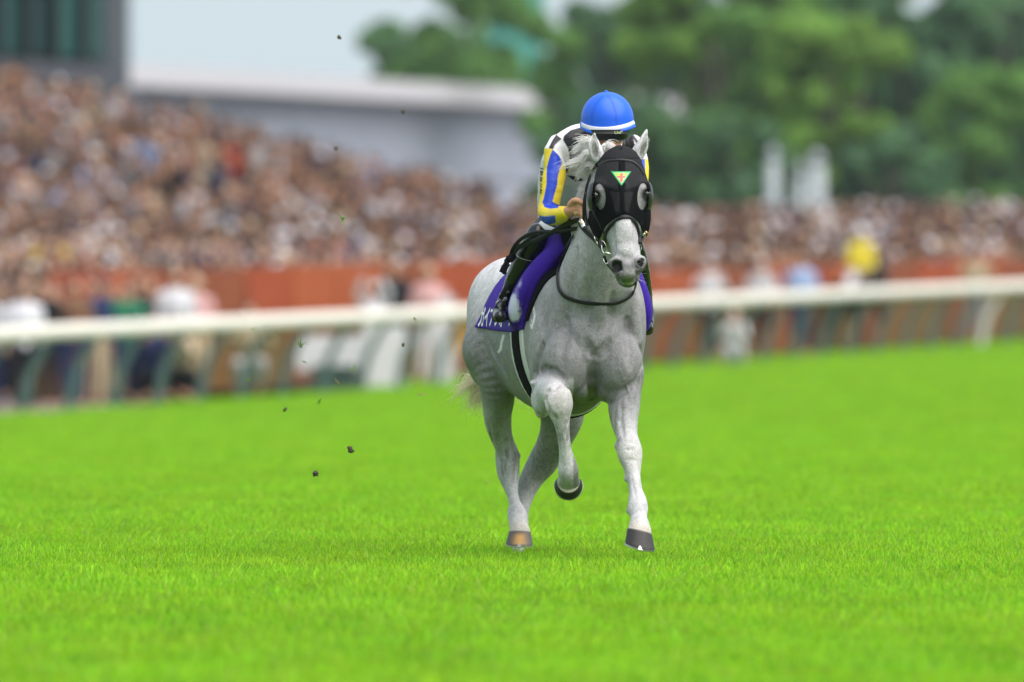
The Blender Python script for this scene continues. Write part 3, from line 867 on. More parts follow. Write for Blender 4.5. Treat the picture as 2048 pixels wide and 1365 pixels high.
for c, rl, rd, rz, sg, dd in ((P(1191, 394.5, -.33), 16, 30, 29, -1, 0), (P(1289, 392, -.30), 16.5, 34, 29, 1, 0)):
    A_ = np.linspace(-.5, 1.05, 14); T_ = np.linspace(-1, 1, 19)
    g = np.zeros((14, 19, 3))
    for i, a in enumerate(A_):
        for j, t in enumerate(T_):
            w = math.sqrt(max(0, 1 - t * t)) ** .7 * .9 + .1
            g[i, j] = c + np.array([sg * math.cos(a) * px(rl) * w, -math.sin(a) * px(rd) * w, px(rz) * t])
    part('blinker', sheet(g, .004), hood, mat('blinker_vinyl', (.012, .012, .013), rough=.3, spec=.5))

# bridle
bridle = empty('bridle', (P(1240, 400, -.3)[0], D0 - .3, 1.5))
bridle.parent = horse; bridle.matrix_parent_inverse = parent_world(horse).inverted()
part('browband', strap([(1180, 362), (1182, 346), (1193, 332), (1217, 323), (1243, 320.5), (1265, 324), (1280, 337), (1287, 350)], 3.0, .005, .001, HOOD), bridle, BLACK)
part('noseband', strap([(1209, 492), (1210, 477), (1214, 463.5), (1223.5, 449), (1235, 439.5), (1248.5, 435), (1260, 436.5), (1269, 445), (1274, 457), (1277, 473), (1277.5, 488)], 3.8, .0085, .002, HOOD), bridle, BLACK)
part('hood_strap', strap([(1187, 425), (1198, 446), (1209, 468)], 1.6, .003, .001, HOOD), bridle, BLACK)
part('cheekpiece', strap([(1182, 346, -.30), (1174, 372, -.30), (1168.5, 398, -.29), (1167, 425, -.28), (1167, 446, -.28)], 2.6, .004), bridle, BLACK)
part('cheekpiece', strap([(1172, 384, -.31), (1170, 410, -.31), (1172.5, 440, -.30), (1176, 452, -.30)], 2.2, .004), bridle, BLACK)
part('cheekpiece', strap([(1287, 345, -.27), (1296, 372, -.26), (1298, 400, -.26), (1294, 430, -.27), (1290, 452, -.28), (1287, 470, -.29), (1280, 488, -.31)], 3.0, .004), bridle, BLACK)
part('cheekpiece', strap([(1299, 418, -.28), (1294, 440, -.28), (1288, 458, -.29)], 1.8, .004), bridle, BLACK)
part('bit_strap', strap([(1159, 442, -.26), (1165, 455, -.28), (1178, 468, -.31), (1191, 480, -.335), (1206, 497, -.36)], 5.2, .006), bridle, BLACK)
part('bit_strap', strap([(1163, 449, -.29), (1175, 461, -.32), (1188, 473, -.345), (1196, 482, -.355)], 2.6, .006), bridle, BLACK)
part('keeper', strap([(1160.5, 441, -.285), (1165.5, 447, -.297), (1168, 456, -.305)], 4.6, .005), bridle, STEEL)
part('buckle_plate', strap([(1162, 442, -.296), (1164.5, 449, -.304)], 1.8, .004), bridle, BRASS)
part('buckle', tube([P(1188, 472, -.36), P(1190, 478, -.365), P(1191, 486, -.365)], px(1.0)), bridle, STEEL)
part('buckle', tube([P(1193, 482, -.367), P(1195, 488, -.37), P(1196, 494, -.37)], px(1.0)), bridle, STEEL)
part('bit_ring', tube([P(1203, 481, -.37), P(1208, 484, -.375), P(1212, 491, -.38), P(1214, 501, -.38), P(1212, 508, -.375), P(1207, 506, -.37), P(1204, 500, -.365), P(1203, 490, -.365)], px(1.1)), bridle, STEEL)
part('bit', tube([P(1210, 505, -.385), P(1216, 507, -.385), P(1224, 509, -.39), P(1238, 512, -.36)], [px(2.4), px(2.9), px(2.2), px(1.5)], 10), bridle, STEEL)
part('bit_ring', tube([P(1276, 484, -.34), P(1281, 488, -.345), P(1283, 497, -.345), P(1280, 506, -.345), P(1277, 498, -.34)], px(1.0)), bridle, STEEL)
part('keeper', tube([P(1286, 472, -.31), P(1291, 466, -.315)], px(3.6), 12), bridle, STEEL)
part('keeper_cap', tube([P(1291, 466.5, -.316), P(1293.5, 463.5, -.317)], px(3.9), 12), bridle, BRASS)
part('chin_strap', strap([(1208, 512, -.375), (1212, 524, -.37), (1221, 536, -.36), (1232, 548, -.355)], 2.8, .005), bridle, BLACK)
part('buckle', tube([P(1207, 518, -.39), P(1209, 526, -.39), P(1215, 529, -.39), P(1216, 524, -.39)], px(.9)), bridle, STEEL)
part('rein', strap([(1168, 446, -.08), (1172, 458, -.16), (1180, 470, -.24), (1190, 480, -.30), (1203, 492, -.35)], 3.2, .005), bridle, BLACK)
# the slack of the reins, hanging back beside the rider's knee with a knot
part('rein', strap([(1172, 440, -.06), (1158, 441, -.02), (1147, 443, .05), (1126, 453, .12), (1104, 465, .18), (1071, 483, .26), (1046, 490, .32), (1033, 497, .36), (1026, 509, .38)], 5.2, .008), bridle, BLACK)
part('rein', strap([(1180, 452, -.05), (1150, 458, .06), (1120, 463, .14), (1102, 464, .18), (1080, 464, .23), (1060, 468, .27), (1045, 476, .31), (1031, 489, .34), (1024, 502, .37), (1021, 512, .38)], 3.8, .006), bridle, BLACK)
part('rein', strap([(1060, 478, .27), (1040, 492, .33), (1029, 508, .36)], 3.0, .005), bridle, BLACK)
def knot():
    ps = [ball(P(1020, 518, .37), (px(9), px(8), px(8))), ball(P(1026, 514, .38), (px(7), px(7), px(7))), ball(P(1014, 523, .37), (px(6), px(6), px(7)))]
    for q in (((1014, 524, .36), (1007, 534, .355), (1002, 545, .35)), ((1017, 528, .36), (1011, 538, .355), (1008, 549, .35)), ((1012, 527, .37), (1008, 534, .37), (1003, 536, .37))):
        ps.append(strap(q, 4.2, .007))
    return join_parts(ps)
part('rein_knot', knot(), bridle, BLACKF)
part('neck_strap', strap([(1150, 474), (1139, 490), (1128, 512), (1121, 535), (1117.5, 556), (1121, 580), (1134, 594), (1155, 601.5), (1180, 606), (1215, 607), (1240, 602), (1258, 591), (1266, 579), (1269, 566)], 4.2, .004, .009), horse, BLACK)

# saddle cloth: a roll of it in front of the knee, the number cloth behind
SO = P(1187, 700, 0)
def body_sh(X, Y, Z):
    return (X - SO[0]) * -FWD[0] + (Y - SO[1]) * -FWD[1], Z + 0 * X + 0 * Y
_lo = np.array([-.30, D0 - .05, .50]); _hi = np.array([.68, D0 + 1.35, 1.62])
_w = G.win(_lo, _hi)
K = Grid([0, 0, 0], [.01, .01, .01], G.h)
K.ax = [G.ax[i][_w[i]] for i in range(3)]; K.lo = np.array([a[0] for a in K.ax], float); K.n = np.array([len(a) for a in K.ax])
def girdle(name, off, poly, parent, m, extra=None, inner=.008, relax=3):
    X, Y, Z = K.xyz(tuple(slice(0, n) for n in K.n))
    A = G.F[_w]
    s, hh = body_sh(X, Y, Z)
    s = s + 0 * Z
    D = np.maximum(np.maximum(A - off, -(A + inner)), poly_sd(s, hh, poly)).astype(np.float32)
    K.F = D
    if extra: extra(K)
    V, Q = nets(K.F, K.lo, K.h, relax)
    me = mesh_np(name, V, Q)
    return link(name, me, parent, m), V, Q
def rolls(k):
    k.chain([row(1126, 487, .20, 12, 22), row(1104, 510, .25, 16, 26), row(1080, 539, .30, 19.5, 30), row(1058, 570, .36, 20.5, 32), row(1041, 602, .42, 20.5, 34), row(1033, 626, .47, 18.5, 34), row(1032, 645, .50, 11, 26)], X1, .02)
    k.chain([row(1262, 520, .50, 10, 24), row(1276, 560, .52, 12, 28), row(1288, 600, .54, 14, 30), row(1292, 628, .56, 13, 30), row(1291, 652, .58, 8, 24)], X1, .02)
def cloth_mat():
    m = mat('purple_cloth', (.040, .007, .30), rough=.6, spec=.2, var=.12, vscale=9, bump=.25, bscale=700)
    nt = m.node_tree; N = nt.nodes; L = nt.links; b = N['Principled BSDF']
    src = b.inputs['Base Color'].links[0].from_socket
    at = N.new('ShaderNodeAttribute'); at.attribute_name = 'lather'
    tc = N.new('ShaderNodeTexCoord'); n = N.new('ShaderNodeTexNoise'); n.inputs['Scale'].default_value = 55; n.inputs['Detail'].default_value = 8; n.inputs['Distortion'].default_value = 1.5; n.inputs['Roughness'].default_value = .7
    L.new(tc.outputs['Object'], n.inputs['Vector'])
    ad = N.new('ShaderNodeMath'); ad.operation = 'ADD'; L.new(n.outputs['Fac'], ad.inputs[0]); L.new(at.outputs['Fac'], ad.inputs[1])
    mr = N.new('ShaderNodeMapRange'); mr.inputs[1].default_value = .95; mr.inputs[2].default_value = 1.3; L.new(ad.outputs[0], mr.inputs[0])
    mx = N.new('ShaderNodeMix'); mx.data_type = 'RGBA'; L.new(mr.outputs[0], mx.inputs[0]); L.new(src, mx.inputs[6]); mx.inputs[7].default_value = (.66, .66, .84, 1)
    L.new(mx.outputs[2], b.inputs['Base Color'])
    return m
CLOTHP = [(.47, 1.022), (.62, 1.008), (.9, 1.016), (1.115, 1.028), (1.03, 1.17), (.95, 1.30), (.90, 1.6), (.18, 1.6), (.2, 1.42), (.27, 1.30), (.34, 1.20), (.42, 1.10)]
saddle_cloth, SCV, SCQ = girdle('saddle_cloth', .013, CLOTHP, horse, cloth_mat(), rolls)
_la = 1.1 * gauss(SCV, 1027, 604, .38, 19) + 1.0 * gauss(SCV, 1026, 630, .40, 14) + .72 * gauss(SCV, 1036, 565, .33, 12) + .5 * gauss(SCV, 1292, 610, .5, 14)
vfloat(saddle_cloth.data, 'lather', np.clip(_la, 0, 1.05) * .85)
CLOTH = BVHTree.FromPolygons([Vector(v) for v in SCV], SCQ.tolist())
girdle('saddle_pad', .008, [(.40, 1.06), (.9, 1.05), (.9, 1.6), (.10, 1.6), (.13, 1.42), (.20, 1.30), (.27, 1.20), (.34, 1.12)], horse, BLACKF)
girdle('girth_pad', .006, [(.480, .52), (.655, .52), (.655, 1.06), (.480, 1.06)], horse, mat('white_webbing', (.62, .64, .62), rough=.7, bump=.3, bscale=600))
girth = girdle('girth', .012, [(.522, .52), (.618, .52), (.618, 1.07), (.522, 1.07)], horse, BLACKF)[0]
# name on the cloth
def lettering(text, s0, h0, size, width, tree, parent, m):
    cu = bpy.data.curves.new('lettering', 'FONT'); cu.body = text; cu.size = 1.0; cu.offset = .034; cu.resolution_u = 2
    ob = bpy.data.objects.new('lettering_source', cu); COL.objects.link(ob)
    bpy.context.view_layer.update()
    me = bpy.data.meshes.new_from_object(ob.evaluated_get(bpy.context.evaluated_depsgraph_get()))
    COL.objects.unlink(ob); bpy.data.objects.remove(ob)
    bm = bmesh.new(); bm.from_mesh(me)
    bmesh.ops.triangulate(bm, faces=bm.faces[:])
    bmesh.ops.subdivide_edges(bm, edges=[e for e in bm.edges if e.calc_length() > .12], cuts=2, use_grid_fill=False)
    bmesh.ops.triangulate(bm, faces=bm.faces[:])
    V = np.array([v.co[:] for v in bm.verts]); F = np.array([[v.index for v in f.verts] for f in bm.faces]); bm.free()
    if not len(V): return None
    kx = width / max(V[:, 0].max(), 1e-6); out = []
    for x, y, _ in V:
        s = s0 - x * kx; h = h0 + y * size
        o = SO + (-FWD) * s; o = Vector((o[0], o[1], h)) - Vector(LAT) * 2.0
        loc, nor, i, dist = tree.ray_cast(o, Vector(LAT))
        if loc is None: loc, nor, i, dist = tree.find_nearest(o + Vector(LAT) * 1.75)
        out.append(np.array(loc) + np.array(nor) * .0018)
    me2 = mesh_np('lettering', np.array(out), F, True)
    return link('lettering', me2, parent, m)
lettering('\u30ac\u30a4\u30a2\u30d5\u30a9\u30fc\u30b9', 1.085, 1.040, .095, .50, CLOTH, saddle_cloth, mat('white_print', (.82, .82, .84), rough=.6))

# mane, tail, ear and chin hair
def strands(curves, r0, m=3):
    return join_parts([tube(crom(np.array(c), 5), np.linspace(r0, r0 * .25, 5 * (len(c) - 1) + 1), m) for c in curves])
def tuft(n, r, root, mid, tip, jr, jm, jt):
    out = []
    for _ in range(n):
        k = r.normal(0, 1, 3)
        a = P(*(np.array(root) + r.normal(0, 1, 3) * jr)); b = P(*(np.array(mid) + k * jm + r.normal(0, .3, 3) * jm))
        c = P(*(np.array(tip) + k * jt + r.normal(0, .35, 3) * jt))
        q = r.uniform(.55, 1.0); L_ = np.linalg.norm(c - a)
        e = b + (c - b) * q
        out.append([a, .5 * (a + b) + np.array([0, 0, .05 * L_]), b, .5 * (b + e) + r.normal(0, .03, 3) * L_ * np.array([1, 1, 1]), e + np.array([0, 0, -.08 * L_]) + r.normal(0, .04, 3) * L_])
    return out
_r = np.random.default_rng(3)
MANE = []
for root, mid, tip, n in (((1196, 318, -.06), (1172, 292, -.02), (1140, 300, .0), 26), ((1200, 308, -.07), (1180, 284, -.04), (1150, 278, -.02), 20), ((1188, 336, -.03), (1160, 318, .0), (1136, 326, .0), 22),
                          ((1190, 328, -.05), (1155, 324, -.03), (1112, 327, -.02), 9), ((1184, 345, -.02), (1164, 345, .0), (1150, 352, .02), 22), ((1182, 362, .0), (1170, 372, .02), (1158, 384, .03), 26),
                          ((1176, 385, .02), (1166, 396, .04), (1160, 404, .05), 20), ((1196, 316, -.07), (1176, 306, -.06), (1158, 322, -.05), 24), ((1190, 334, -.05), (1172, 330, -.04), (1160, 340, -.03), 24),
                          ((1206, 300, -.10), (1216, 291, -.10), (1232, 297, -.11), 26), ((1196, 312, -.06), (1178, 300, -.03), (1168, 286, -.02), 16), ((1176, 395, .02), (1172, 405, .02), (1170, 418, .03), 14)):
    MANE += tuft(int(n * 3.4), _r, root, mid, tip, np.array([5, 6, .014]), np.array([3, 4, .012]), np.array([4, 5, .014]))
part('mane', strands(MANE, .0017), horse, mat('white_hair', (.97, .96, .95), rough=.4, spec=.5, trans=.3))
TAIL = []
for root, mid, tip, n in (((1004, 585, 1.66), (985, 690, 1.84), (962, 790, 1.88), 70), ((1000, 640, 1.7), (966, 748, 1.82), (928, 776, 1.86), 70), ((1000, 640, 1.7), (962, 752, 1.82), (905, 777, 1.86), 60), ((1000, 640, 1.7), (970, 765, 1.82), (932, 803, 1.86), 70),
                          ((1004, 640, 1.7), (975, 760, 1.82), (950, 812, 1.86), 60), ((1000, 640, 1.7), (960, 735, 1.82), (932, 752, 1.86), 16), ((1006, 585, 1.66), (1000, 720, 1.83), (990, 815, 1.88), 60), ((1006, 585, 1.66), (1020, 720, 1.83), (1042, 800, 1.86), 40)):
    TAIL += tuft(n, _r, root, mid, tip, np.array([5, 6, .02]), np.array([5, 6, .02]), np.array([6, 5, .03]))
part('tail', strands(TAIL, .0024), horse, mat('cream_hair', (.95, .89, .72), rough=.5, spec=.4, trans=.5))
EARH = []
for cu, cv, d, t in ((1189, 303, -.245, -.1), (1286, 298, -.20, .35)):
    for i in range(30):
        a = _r.uniform(-1, 1); s = _r.choice([-1, 1])
        u = cu + t * -(a * 26) * .9 + s * (10 - 4.5 * abs(a)); v = cv + a * 22
        b = P(u, v, d); e = P(u - s * _r.uniform(2, 5), v - _r.uniform(2, 6), d - .02)
        EARH.append([b, .5 * (b + e) + np.array([0, -.006, 0]), e])
tag(part('ear_hair', strands(EARH, .0011), horse, MATS['white_hair']), kind='stuff')
WHISK = []
for i in range(26):
    s = 1 if i % 3 else -1
    u, v = (1274 + _r.uniform(-3, 6), 515 + _r.uniform(-8, 45)) if s > 0 else (1236 + _r.uniform(-8, 8), 545 + _r.uniform(0, 22))
    p = surf(u, v)
    if p is None or p[1] - D0 > -.25: p = P(u - 4 * s, v, -.42)
    e = p + np.array([s * _r.uniform(.01, .045), -_r.uniform(0, .03), _r.uniform(-.03, .012)])
    WHISK.append([p, .5 * (p + e) + np.array([0, 0, -.002]), e])
tag(part('whiskers', strands(WHISK, .0004), horse, MATS['white_hair']), kind='stuff')
# ------------------------------------------------------------------ the ground and the turf
def grid_mesh(name, xs, ys, zf):
    X, Y = np.meshgrid(xs, ys, indexing='ij')
    V = np.stack([X, Y, zf(X, Y)], -1).reshape(-1, 3)
    g = np.arange(len(xs) * len(ys)).reshape(len(xs), len(ys))
    Q = np.stack([g[:-1, :-1], g[1:, :-1], g[1:, 1:], g[:-1, 1:]], -1).reshape(-1, 4)
    return mesh_np(name, V, Q)
FA = np.array([-6.6, 146.0]); FD = np.array([15.2, 56.0]); FD /= np.linalg.norm(FD); FN = np.array([-FD[1], FD[0]])
def AT(a, t):
    """Along the running rail a metres, t metres behind it (the public's side)."""
    return FA + np.asarray(a)[..., None] * FD + np.asarray(t)[..., None] * FN
def terr(a, t):
    b = AT(a, 0 * np.asarray(t)); z0 = .038 * np.clip(b[..., 0], -40, 40) - .31
    return z0 + .0428 * np.clip(np.asarray(t) - 3, 0, 15.2) + .245 * np.clip(np.floor((np.asarray(t) - 18.2) / .8 + 1) * .8, 0, 40)
m = mat('turf_sheet', (.055, .115, .012), rough=.9, spec=.0, var=.22, vscale=.9)
ys = np.concatenate([np.arange(8, 60, 2.), np.arange(60, 140, 3.), np.arange(140, 260, 10.), np.arange(260, 2600, 130.)])
xs = np.concatenate([np.arange(-420, -40, 38.), np.arange(-40, 60, 2.5), np.arange(60, 480, 42.)])
tag(link('turf', grid_mesh('turf', xs, ys, ground_z), None, m), kind='structure')

def blade_patch(seed, n=165, rad=.19, wide=1.):
    r = np.random.default_rng(seed); V = []; F = []; Cc = []
    for i in range(n):
        q = rad * math.sqrt(r.random()); a = r.random() * 6.283
        x, y = q * math.cos(a), q * math.sin(a)
        h = r.uniform(.026, .066) * (1.4 if r.random() < .07 else 1); w = r.uniform(.0009, .0019) * wide; ya = r.random() * 3.14
        la = r.normal(0, .35), r.normal(0, .35) - .05
        wx, wy = w * math.cos(ya), w * math.sin(ya)
        b = len(V)
        for t, k in ((0, 1.), (.45, .95), (.8, .6), (1, 0)):
            cx, cy, cz = x + la[0] * h * t * t, y + la[1] * h * t * t, h * (t - .12 * t * t * (abs(la[0]) + abs(la[1])))
            if k: V += [(cx - wx * k, cy - wy * k, cz), (cx + wx * k, cy + wy * k, cz)]
            else: V += [(cx, cy, cz)]
        F += [(b, b + 1, b + 3), (b, b + 3, b + 2), (b + 2, b + 3, b + 5), (b + 2, b + 5, b + 4), (b + 4, b + 5, b + 6)]
        c = np.array([.285, .62, .012]) * r.uniform(.6, 1.2)
        if r.random() < .10: c = np.array([.42, .56, .05]) * r.uniform(.7, 1.1)
        if r.random() < .14: c = np.array([.11, .33, .02]) * r.uniform(.7, 1.1)
        if r.random() < .03: c = np.array([.5, .5, .2])
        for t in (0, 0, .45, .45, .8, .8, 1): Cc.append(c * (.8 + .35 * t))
    me = mesh_np('grass_patch', np.array(V), np.array(F), True)
    vcol(me, 'blade_colour', np.array(Cc))
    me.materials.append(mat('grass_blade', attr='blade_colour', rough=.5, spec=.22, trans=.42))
    return me
def grass_variation():
    m = MATS['grass_blade']; nt = m.node_tree; N = nt.nodes; L = nt.links
    a = [x for x in N if x.type == 'ATTRIBUTE'][0]
    tgt = [l.to_socket for l in a.outputs['Color'].links]
    oi = N.new('ShaderNodeObjectInfo'); hs = N.new('ShaderNodeHueSaturation')
    for s_, lo, hi in (('Hue', .478, .516), ('Value', .72, 1.26)):
        mr = N.new('ShaderNodeMapRange'); mr.inputs[3].default_value = lo; mr.inputs[4].default_value = hi
        if s_ == 'Value':
            w = N.new('ShaderNodeMath'); w.operation = 'FRACT'; k = N.new('ShaderNodeMath'); k.operation = 'MULTIPLY'; k.inputs[1].default_value = 17.3
            L.new(oi.outputs['Random'], k.inputs[0]); L.new(k.outputs[0], w.inputs[0]); L.new(w.outputs[0], mr.inputs[0])
        else: L.new(oi.outputs['Random'], mr.inputs[0])
        L.new(mr.outputs[0], hs.inputs[s_])
    L.new(a.outputs['Color'], hs.inputs['Color'])
    for t in tgt: L.new(hs.outputs['Color'], t)
def scatter(name, pts, rot, scl, meshes):
    """One 'stuff' object that draws a patch of blades at each of its points."""
    me = bpy.data.meshes.new(name)
    me.vertices.add(len(pts)); me.vertices.foreach_set('co', np.asarray(pts, np.float32).ravel())
    for nm, val in (('rot', rot), ('scl', scl)): vfloat(me, nm, val)
    o = link(name, me)
    ng = bpy.data.node_groups.new(name, 'GeometryNodeTree')
    ng.interface.new_socket('Geometry', in_out='INPUT', socket_type='NodeSocketGeometry')
    ng.interface.new_socket('Geometry', in_out='OUTPUT', socket_type='NodeSocketGeometry')
    N = ng.nodes; L = ng.links
    gi = N.new('NodeGroupInput'); go = N.new('NodeGroupOutput')
    ip = N.new('GeometryNodeInstanceOnPoints')
    mp = N.new('GeometryNodeMeshToPoints')
    L.new(gi.outputs[0], mp.inputs['Mesh']); L.new(mp.outputs[0], ip.inputs['Points'])
    g2i = N.new('GeometryNodeGeometryToInstance')
    for k, sm in enumerate(meshes):
        so = bpy.data.objects.new('grass_patch', sm)
        oi = N.new('GeometryNodeObjectInfo'); oi.inputs['Object'].default_value = so
        L.new(oi.outputs['Geometry'], g2i.inputs[0])
    L.new(g2i.outputs[0], ip.inputs['Instance'])
    ip.inputs['Pick Instance'].default_value = True
    def attr(n):
        a = N.new('GeometryNodeInputNamedAttribute'); a.data_type = 'FLOAT'; a.inputs['Name'].default_value = n; return a.outputs['Attribute']
    cx = N.new('ShaderNodeCombineXYZ'); L.new(attr('rot'), cx.inputs['Z'])
    try:
        er = N.new('FunctionNodeEulerToRotation'); L.new(cx.outputs[0], er.inputs[0]); L.new(er.outputs[0], ip.inputs['Rotation'])
    except Exception:
        L.new(cx.outputs[0], ip.inputs['Rotation'])
    L.new(attr('scl'), ip.inputs['Scale'])
    L.new(ip.outputs[0], go.inputs[0])
    md = o.modifiers.new('scatter', 'NODES'); md.node_group = ng
    return o
def turf_points(y0, y1, dens, half):
    """Jittered points over the part of the course the lens can see and a few metres to the sides."""
    out = []
    y = y0
    while y < y1:
        d = dens(y); st = 1 / math.sqrt(d)
        w = half(y); n = max(2, int(2 * w / st))
        x = (np.arange(n) + .5) / n * 2 * w - w
        out.append(np.stack([x + rng.uniform(-.5, .5, n) * st, y + rng.uniform(-.5, .5, n) * st], 1))
        y += st
    p = np.concatenate(out)
    rail_t = (p - FA) @ FN
    return p[rail_t < np.where(p[:, 0] < -2.6, .2, 2.7)]
hw = lambda y: y * .0449 + 2.6
p1 = turf_points(31.5, 72, lambda y: 46 if 40 < y < 62 else 38, hw)
p2 = turf_points(72, 215, lambda y: max(9, 34 * (72 / y) ** 1.3), lambda y: y * .0449 + 4.0)
p = np.concatenate([p1, p2]); sc_ = np.concatenate([np.ones(len(p1)), np.clip(np.sqrt(p2[:, 1] / 72), 1, 1.5)]) * rng.uniform(.8, 1.15, len(p))
lush = fbm(np.stack([p[:, 0] * .9, p[:, 1] * .35, 0 * p[:, 0]], 1) + 40, 1.0, 77)
sc_ *= .78 + .5 * lush
pz = np.column_stack([p, ground_z(p[:, 0], p[:, 1])])
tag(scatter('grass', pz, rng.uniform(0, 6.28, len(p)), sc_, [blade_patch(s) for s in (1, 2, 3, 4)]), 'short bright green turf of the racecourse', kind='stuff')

grass_variation()
# ------------------------------------------------------------------ running rail
def boxgeo(x0, x1, y0, y1, z0, z1):
    V = np.array([(x, y, z) for z in (z0, z1) for y in (y0, y1) for x in (x0, x1)], float)
    F = np.array([[0, 2, 3, 1], [4, 5, 7, 6], [0, 1, 5, 4], [2, 6, 7, 3], [0, 4, 6, 2], [1, 3, 7, 5]])
    return V, [F]
def ab(V, a0=0., t0=0., z0=0.):
    """Local (along, behind, up) to the place."""
    V = np.asarray(V, float)
    xy = AT(V[:, 0] + a0, V[:, 1] + t0)
    return np.column_stack([xy, V[:, 2] + z0])
def geo(name, g, parent, m, smooth=False):
    return link(name, mesh_np(name, g[0], g[1], smooth), parent, m)
def rail_z(a): return .55 + .0098 * np.asarray(a) * 1.0
rr = empty('running_rail', (*AT(np.array(20.), np.array(0.)), 0), 'long white running rail on leaning green posts along the edge of the turf', 'fence')
aa = np.arange(-24, 92, 2.0)
ang = np.linspace(0, 2 * np.pi, 14, endpoint=False)
R = np.stack([ab(np.stack([0 * ang, .085 * np.cos(ang), .102 * np.sin(ang)], 1), a, -.16, rail_z(a)) for a in aa])
geo('rail', ringloft(R[:, ::-1]), rr, mat('rail_white', (.80, .76, .70), rough=.5, spec=.4), True)
POSTM = mat('post_green', (.10, .165, .155), rough=.5, spec=.3); POSTW = mat('post_white', (.75, .75, .72), rough=.5)
pv = []
for z, t in ((-.08, .31), (.45, .20), (.80, .02), (1.0, -.13)):
    pv.append(ab(np.array([(-.055, t - .05, z), (.055, t - .05, z), (.055, t + .05, z), (-.055, t + .05, z)]), 0, 0, 0) - np.array([*FA, 0]))
post_me = mesh_np('post', *ringloft(np.array(pv)[:, ::-1]), smooth=False); post_me.materials.append(POSTM)
post_wh = post_me.copy(); post_wh.materials.clear(); post_wh.materials.append(POSTW)
for a in np.arange(-22, 90, 2.0):
    b = AT(np.array(a), np.array(0.))
    o = link('post', post_wh if abs(a - 58) < .1 else post_me, None)
    o.location = (b[0], b[1], rail_z(a) - 1.04)
    o.parent = rr; o.matrix_parent_inverse = parent_world(rr).inverted()

# ------------------------------------------------------------------ red barrier behind the rail
bar = empty('barrier', (*AT(np.array(40.), np.array(3.)), 0), 'long red and brown board barrier between the rail and the crowd', 'barrier')
BROWN = [mat('board_brown_%d' % i, c, rough=.75, spec=.15, var=.2, vscale=3) for i, c in enumerate(((.17, .085, .028), (.15, .095, .035), (.21, .075, .03)))]
REDS = [mat('banner_red_%d' % i, c, rough=.65, spec=.2, var=.15, vscale=2) for i, c in enumerate(((.34, .062, .020), (.25, .062, .024), (.38, .085, .028)))]
zt = lambda a: terr(np.array(float(a)), np.array(3.))
for i, a in enumerate(np.arange(11.5, 150, 2.4)):
    z = float(zt(a + 1.2))
    geo('board', (ab(boxgeo(a, a + 2.36, 2.96, 3.04, 0, .92)[0], 0, 0, z), boxgeo(0, 1, 0, 1, 0, 1)[1]), bar, BROWN[(i * 7) % 3])
    geo('banner', (ab(boxgeo(a + .02, a + 2.30, 2.90, 2.955, .93, 1.78 if a < 42 else 1.50)[0], 0, 0, z), boxgeo(0, 1, 0, 1, 0, 1)[1]), bar, REDS[(i * 5 + i // 3) % 3])
    geo('barrier_post', (ab(boxgeo(a - .05, a + .012, 3.05, 3.13, 0, 1.80 if a < 42 else 1.52)[0], 0, 0, z), boxgeo(0, 1, 0, 1, 0, 1)[1]), bar, BROWN[1])

# ------------------------------------------------------------------ terrace of the stand
ts = [3.2, 16.0]; k = 0
A_ = np.concatenate([np.arange(-30, 100, 10.), [100.]])
CONC = mat('terrace_concrete', (.19, .175, .16), rough=.85, spec=.1, var=.2, vscale=2)
def strip(name, a0, a1, tv, zs):
    """Steps along the rail: profile (t, z above the rail's ground)."""
    A2 = np.arange(a0, a1 + .1, 8.)
    R = []
    for a in A2:
        b = AT(np.array(a), np.array(0.)); z0 = .038 * np.clip(b[0], -40, 40) - .31
        R.append(ab(np.column_stack([np.full(len(tv), a), tv, zs]), 0, 0, z0))
    R = np.array(R); n, mm = R.shape[:2]; g = np.arange(n * mm).reshape(n, mm)
    Q = np.stack([g[:-1, :-1], g[1:, :-1], g[1:, 1:], g[:-1, 1:]], -1).reshape(-1, 4)
    return mesh_np(name, R.reshape(-1, 3), Q[:, ::-1], False)
prof = [(3.045, .015), (3.5, .03), (18.2, .652)]
for i in range(0, 24):
    t = 18.2 + .8 * i
    prof += [(t + .001, .652 + .196 * (i + 1)), (t + .8, .652 + .196 * (i + 1))]
prof = np.array(prof)
tag(link('pavement', strip('pavement', -30, 10.1, np.array([.36, 3.5, 18.2]), prof[:3, 1] + np.array([0, 0, 0.])), None, mat('apron', (.20, .185, .18), rough=.85, spec=.1, var=.2, vscale=2)), kind='structure')
tag(link('pavement', strip('pavement', 10.1, 260, prof[:3, 0], prof[:3, 1]), None, mat('apron', (.20, .185, .18), rough=.85, spec=.1, var=.2, vscale=2)), kind='structure')
tag(link('plaza', strip('plaza', 98.5, 270, np.array([18.21, 120.]), np.array([.64, .66])), None, MATS['apron']), kind='structure')
stand = empty('terrace', (*AT(np.array(60.), np.array(16.)), 1), 'stepped concrete terrace full of spectators at the left', 'grandstand')
link('steps', strip('steps', -30, 98, prof[2:, 0], prof[2:, 1]), stand, CONC)
tw = prof[2:]
bz = .038 * AT(np.array(98.), np.array(0.))[0] - .31
e = ab(np.column_stack([np.full(len(tw), 98.), tw[:, 0], tw[:, 1]]), 0, 0, bz); lowr = e.copy(); lowr[:, 2] = -1
link('end_wall', mesh_np('end_wall', np.vstack([e, lowr]), np.array([[i, i + 1, len(e) + i + 1, len(e) + i] for i in range(len(e) - 1)]), False), stand, CONC)

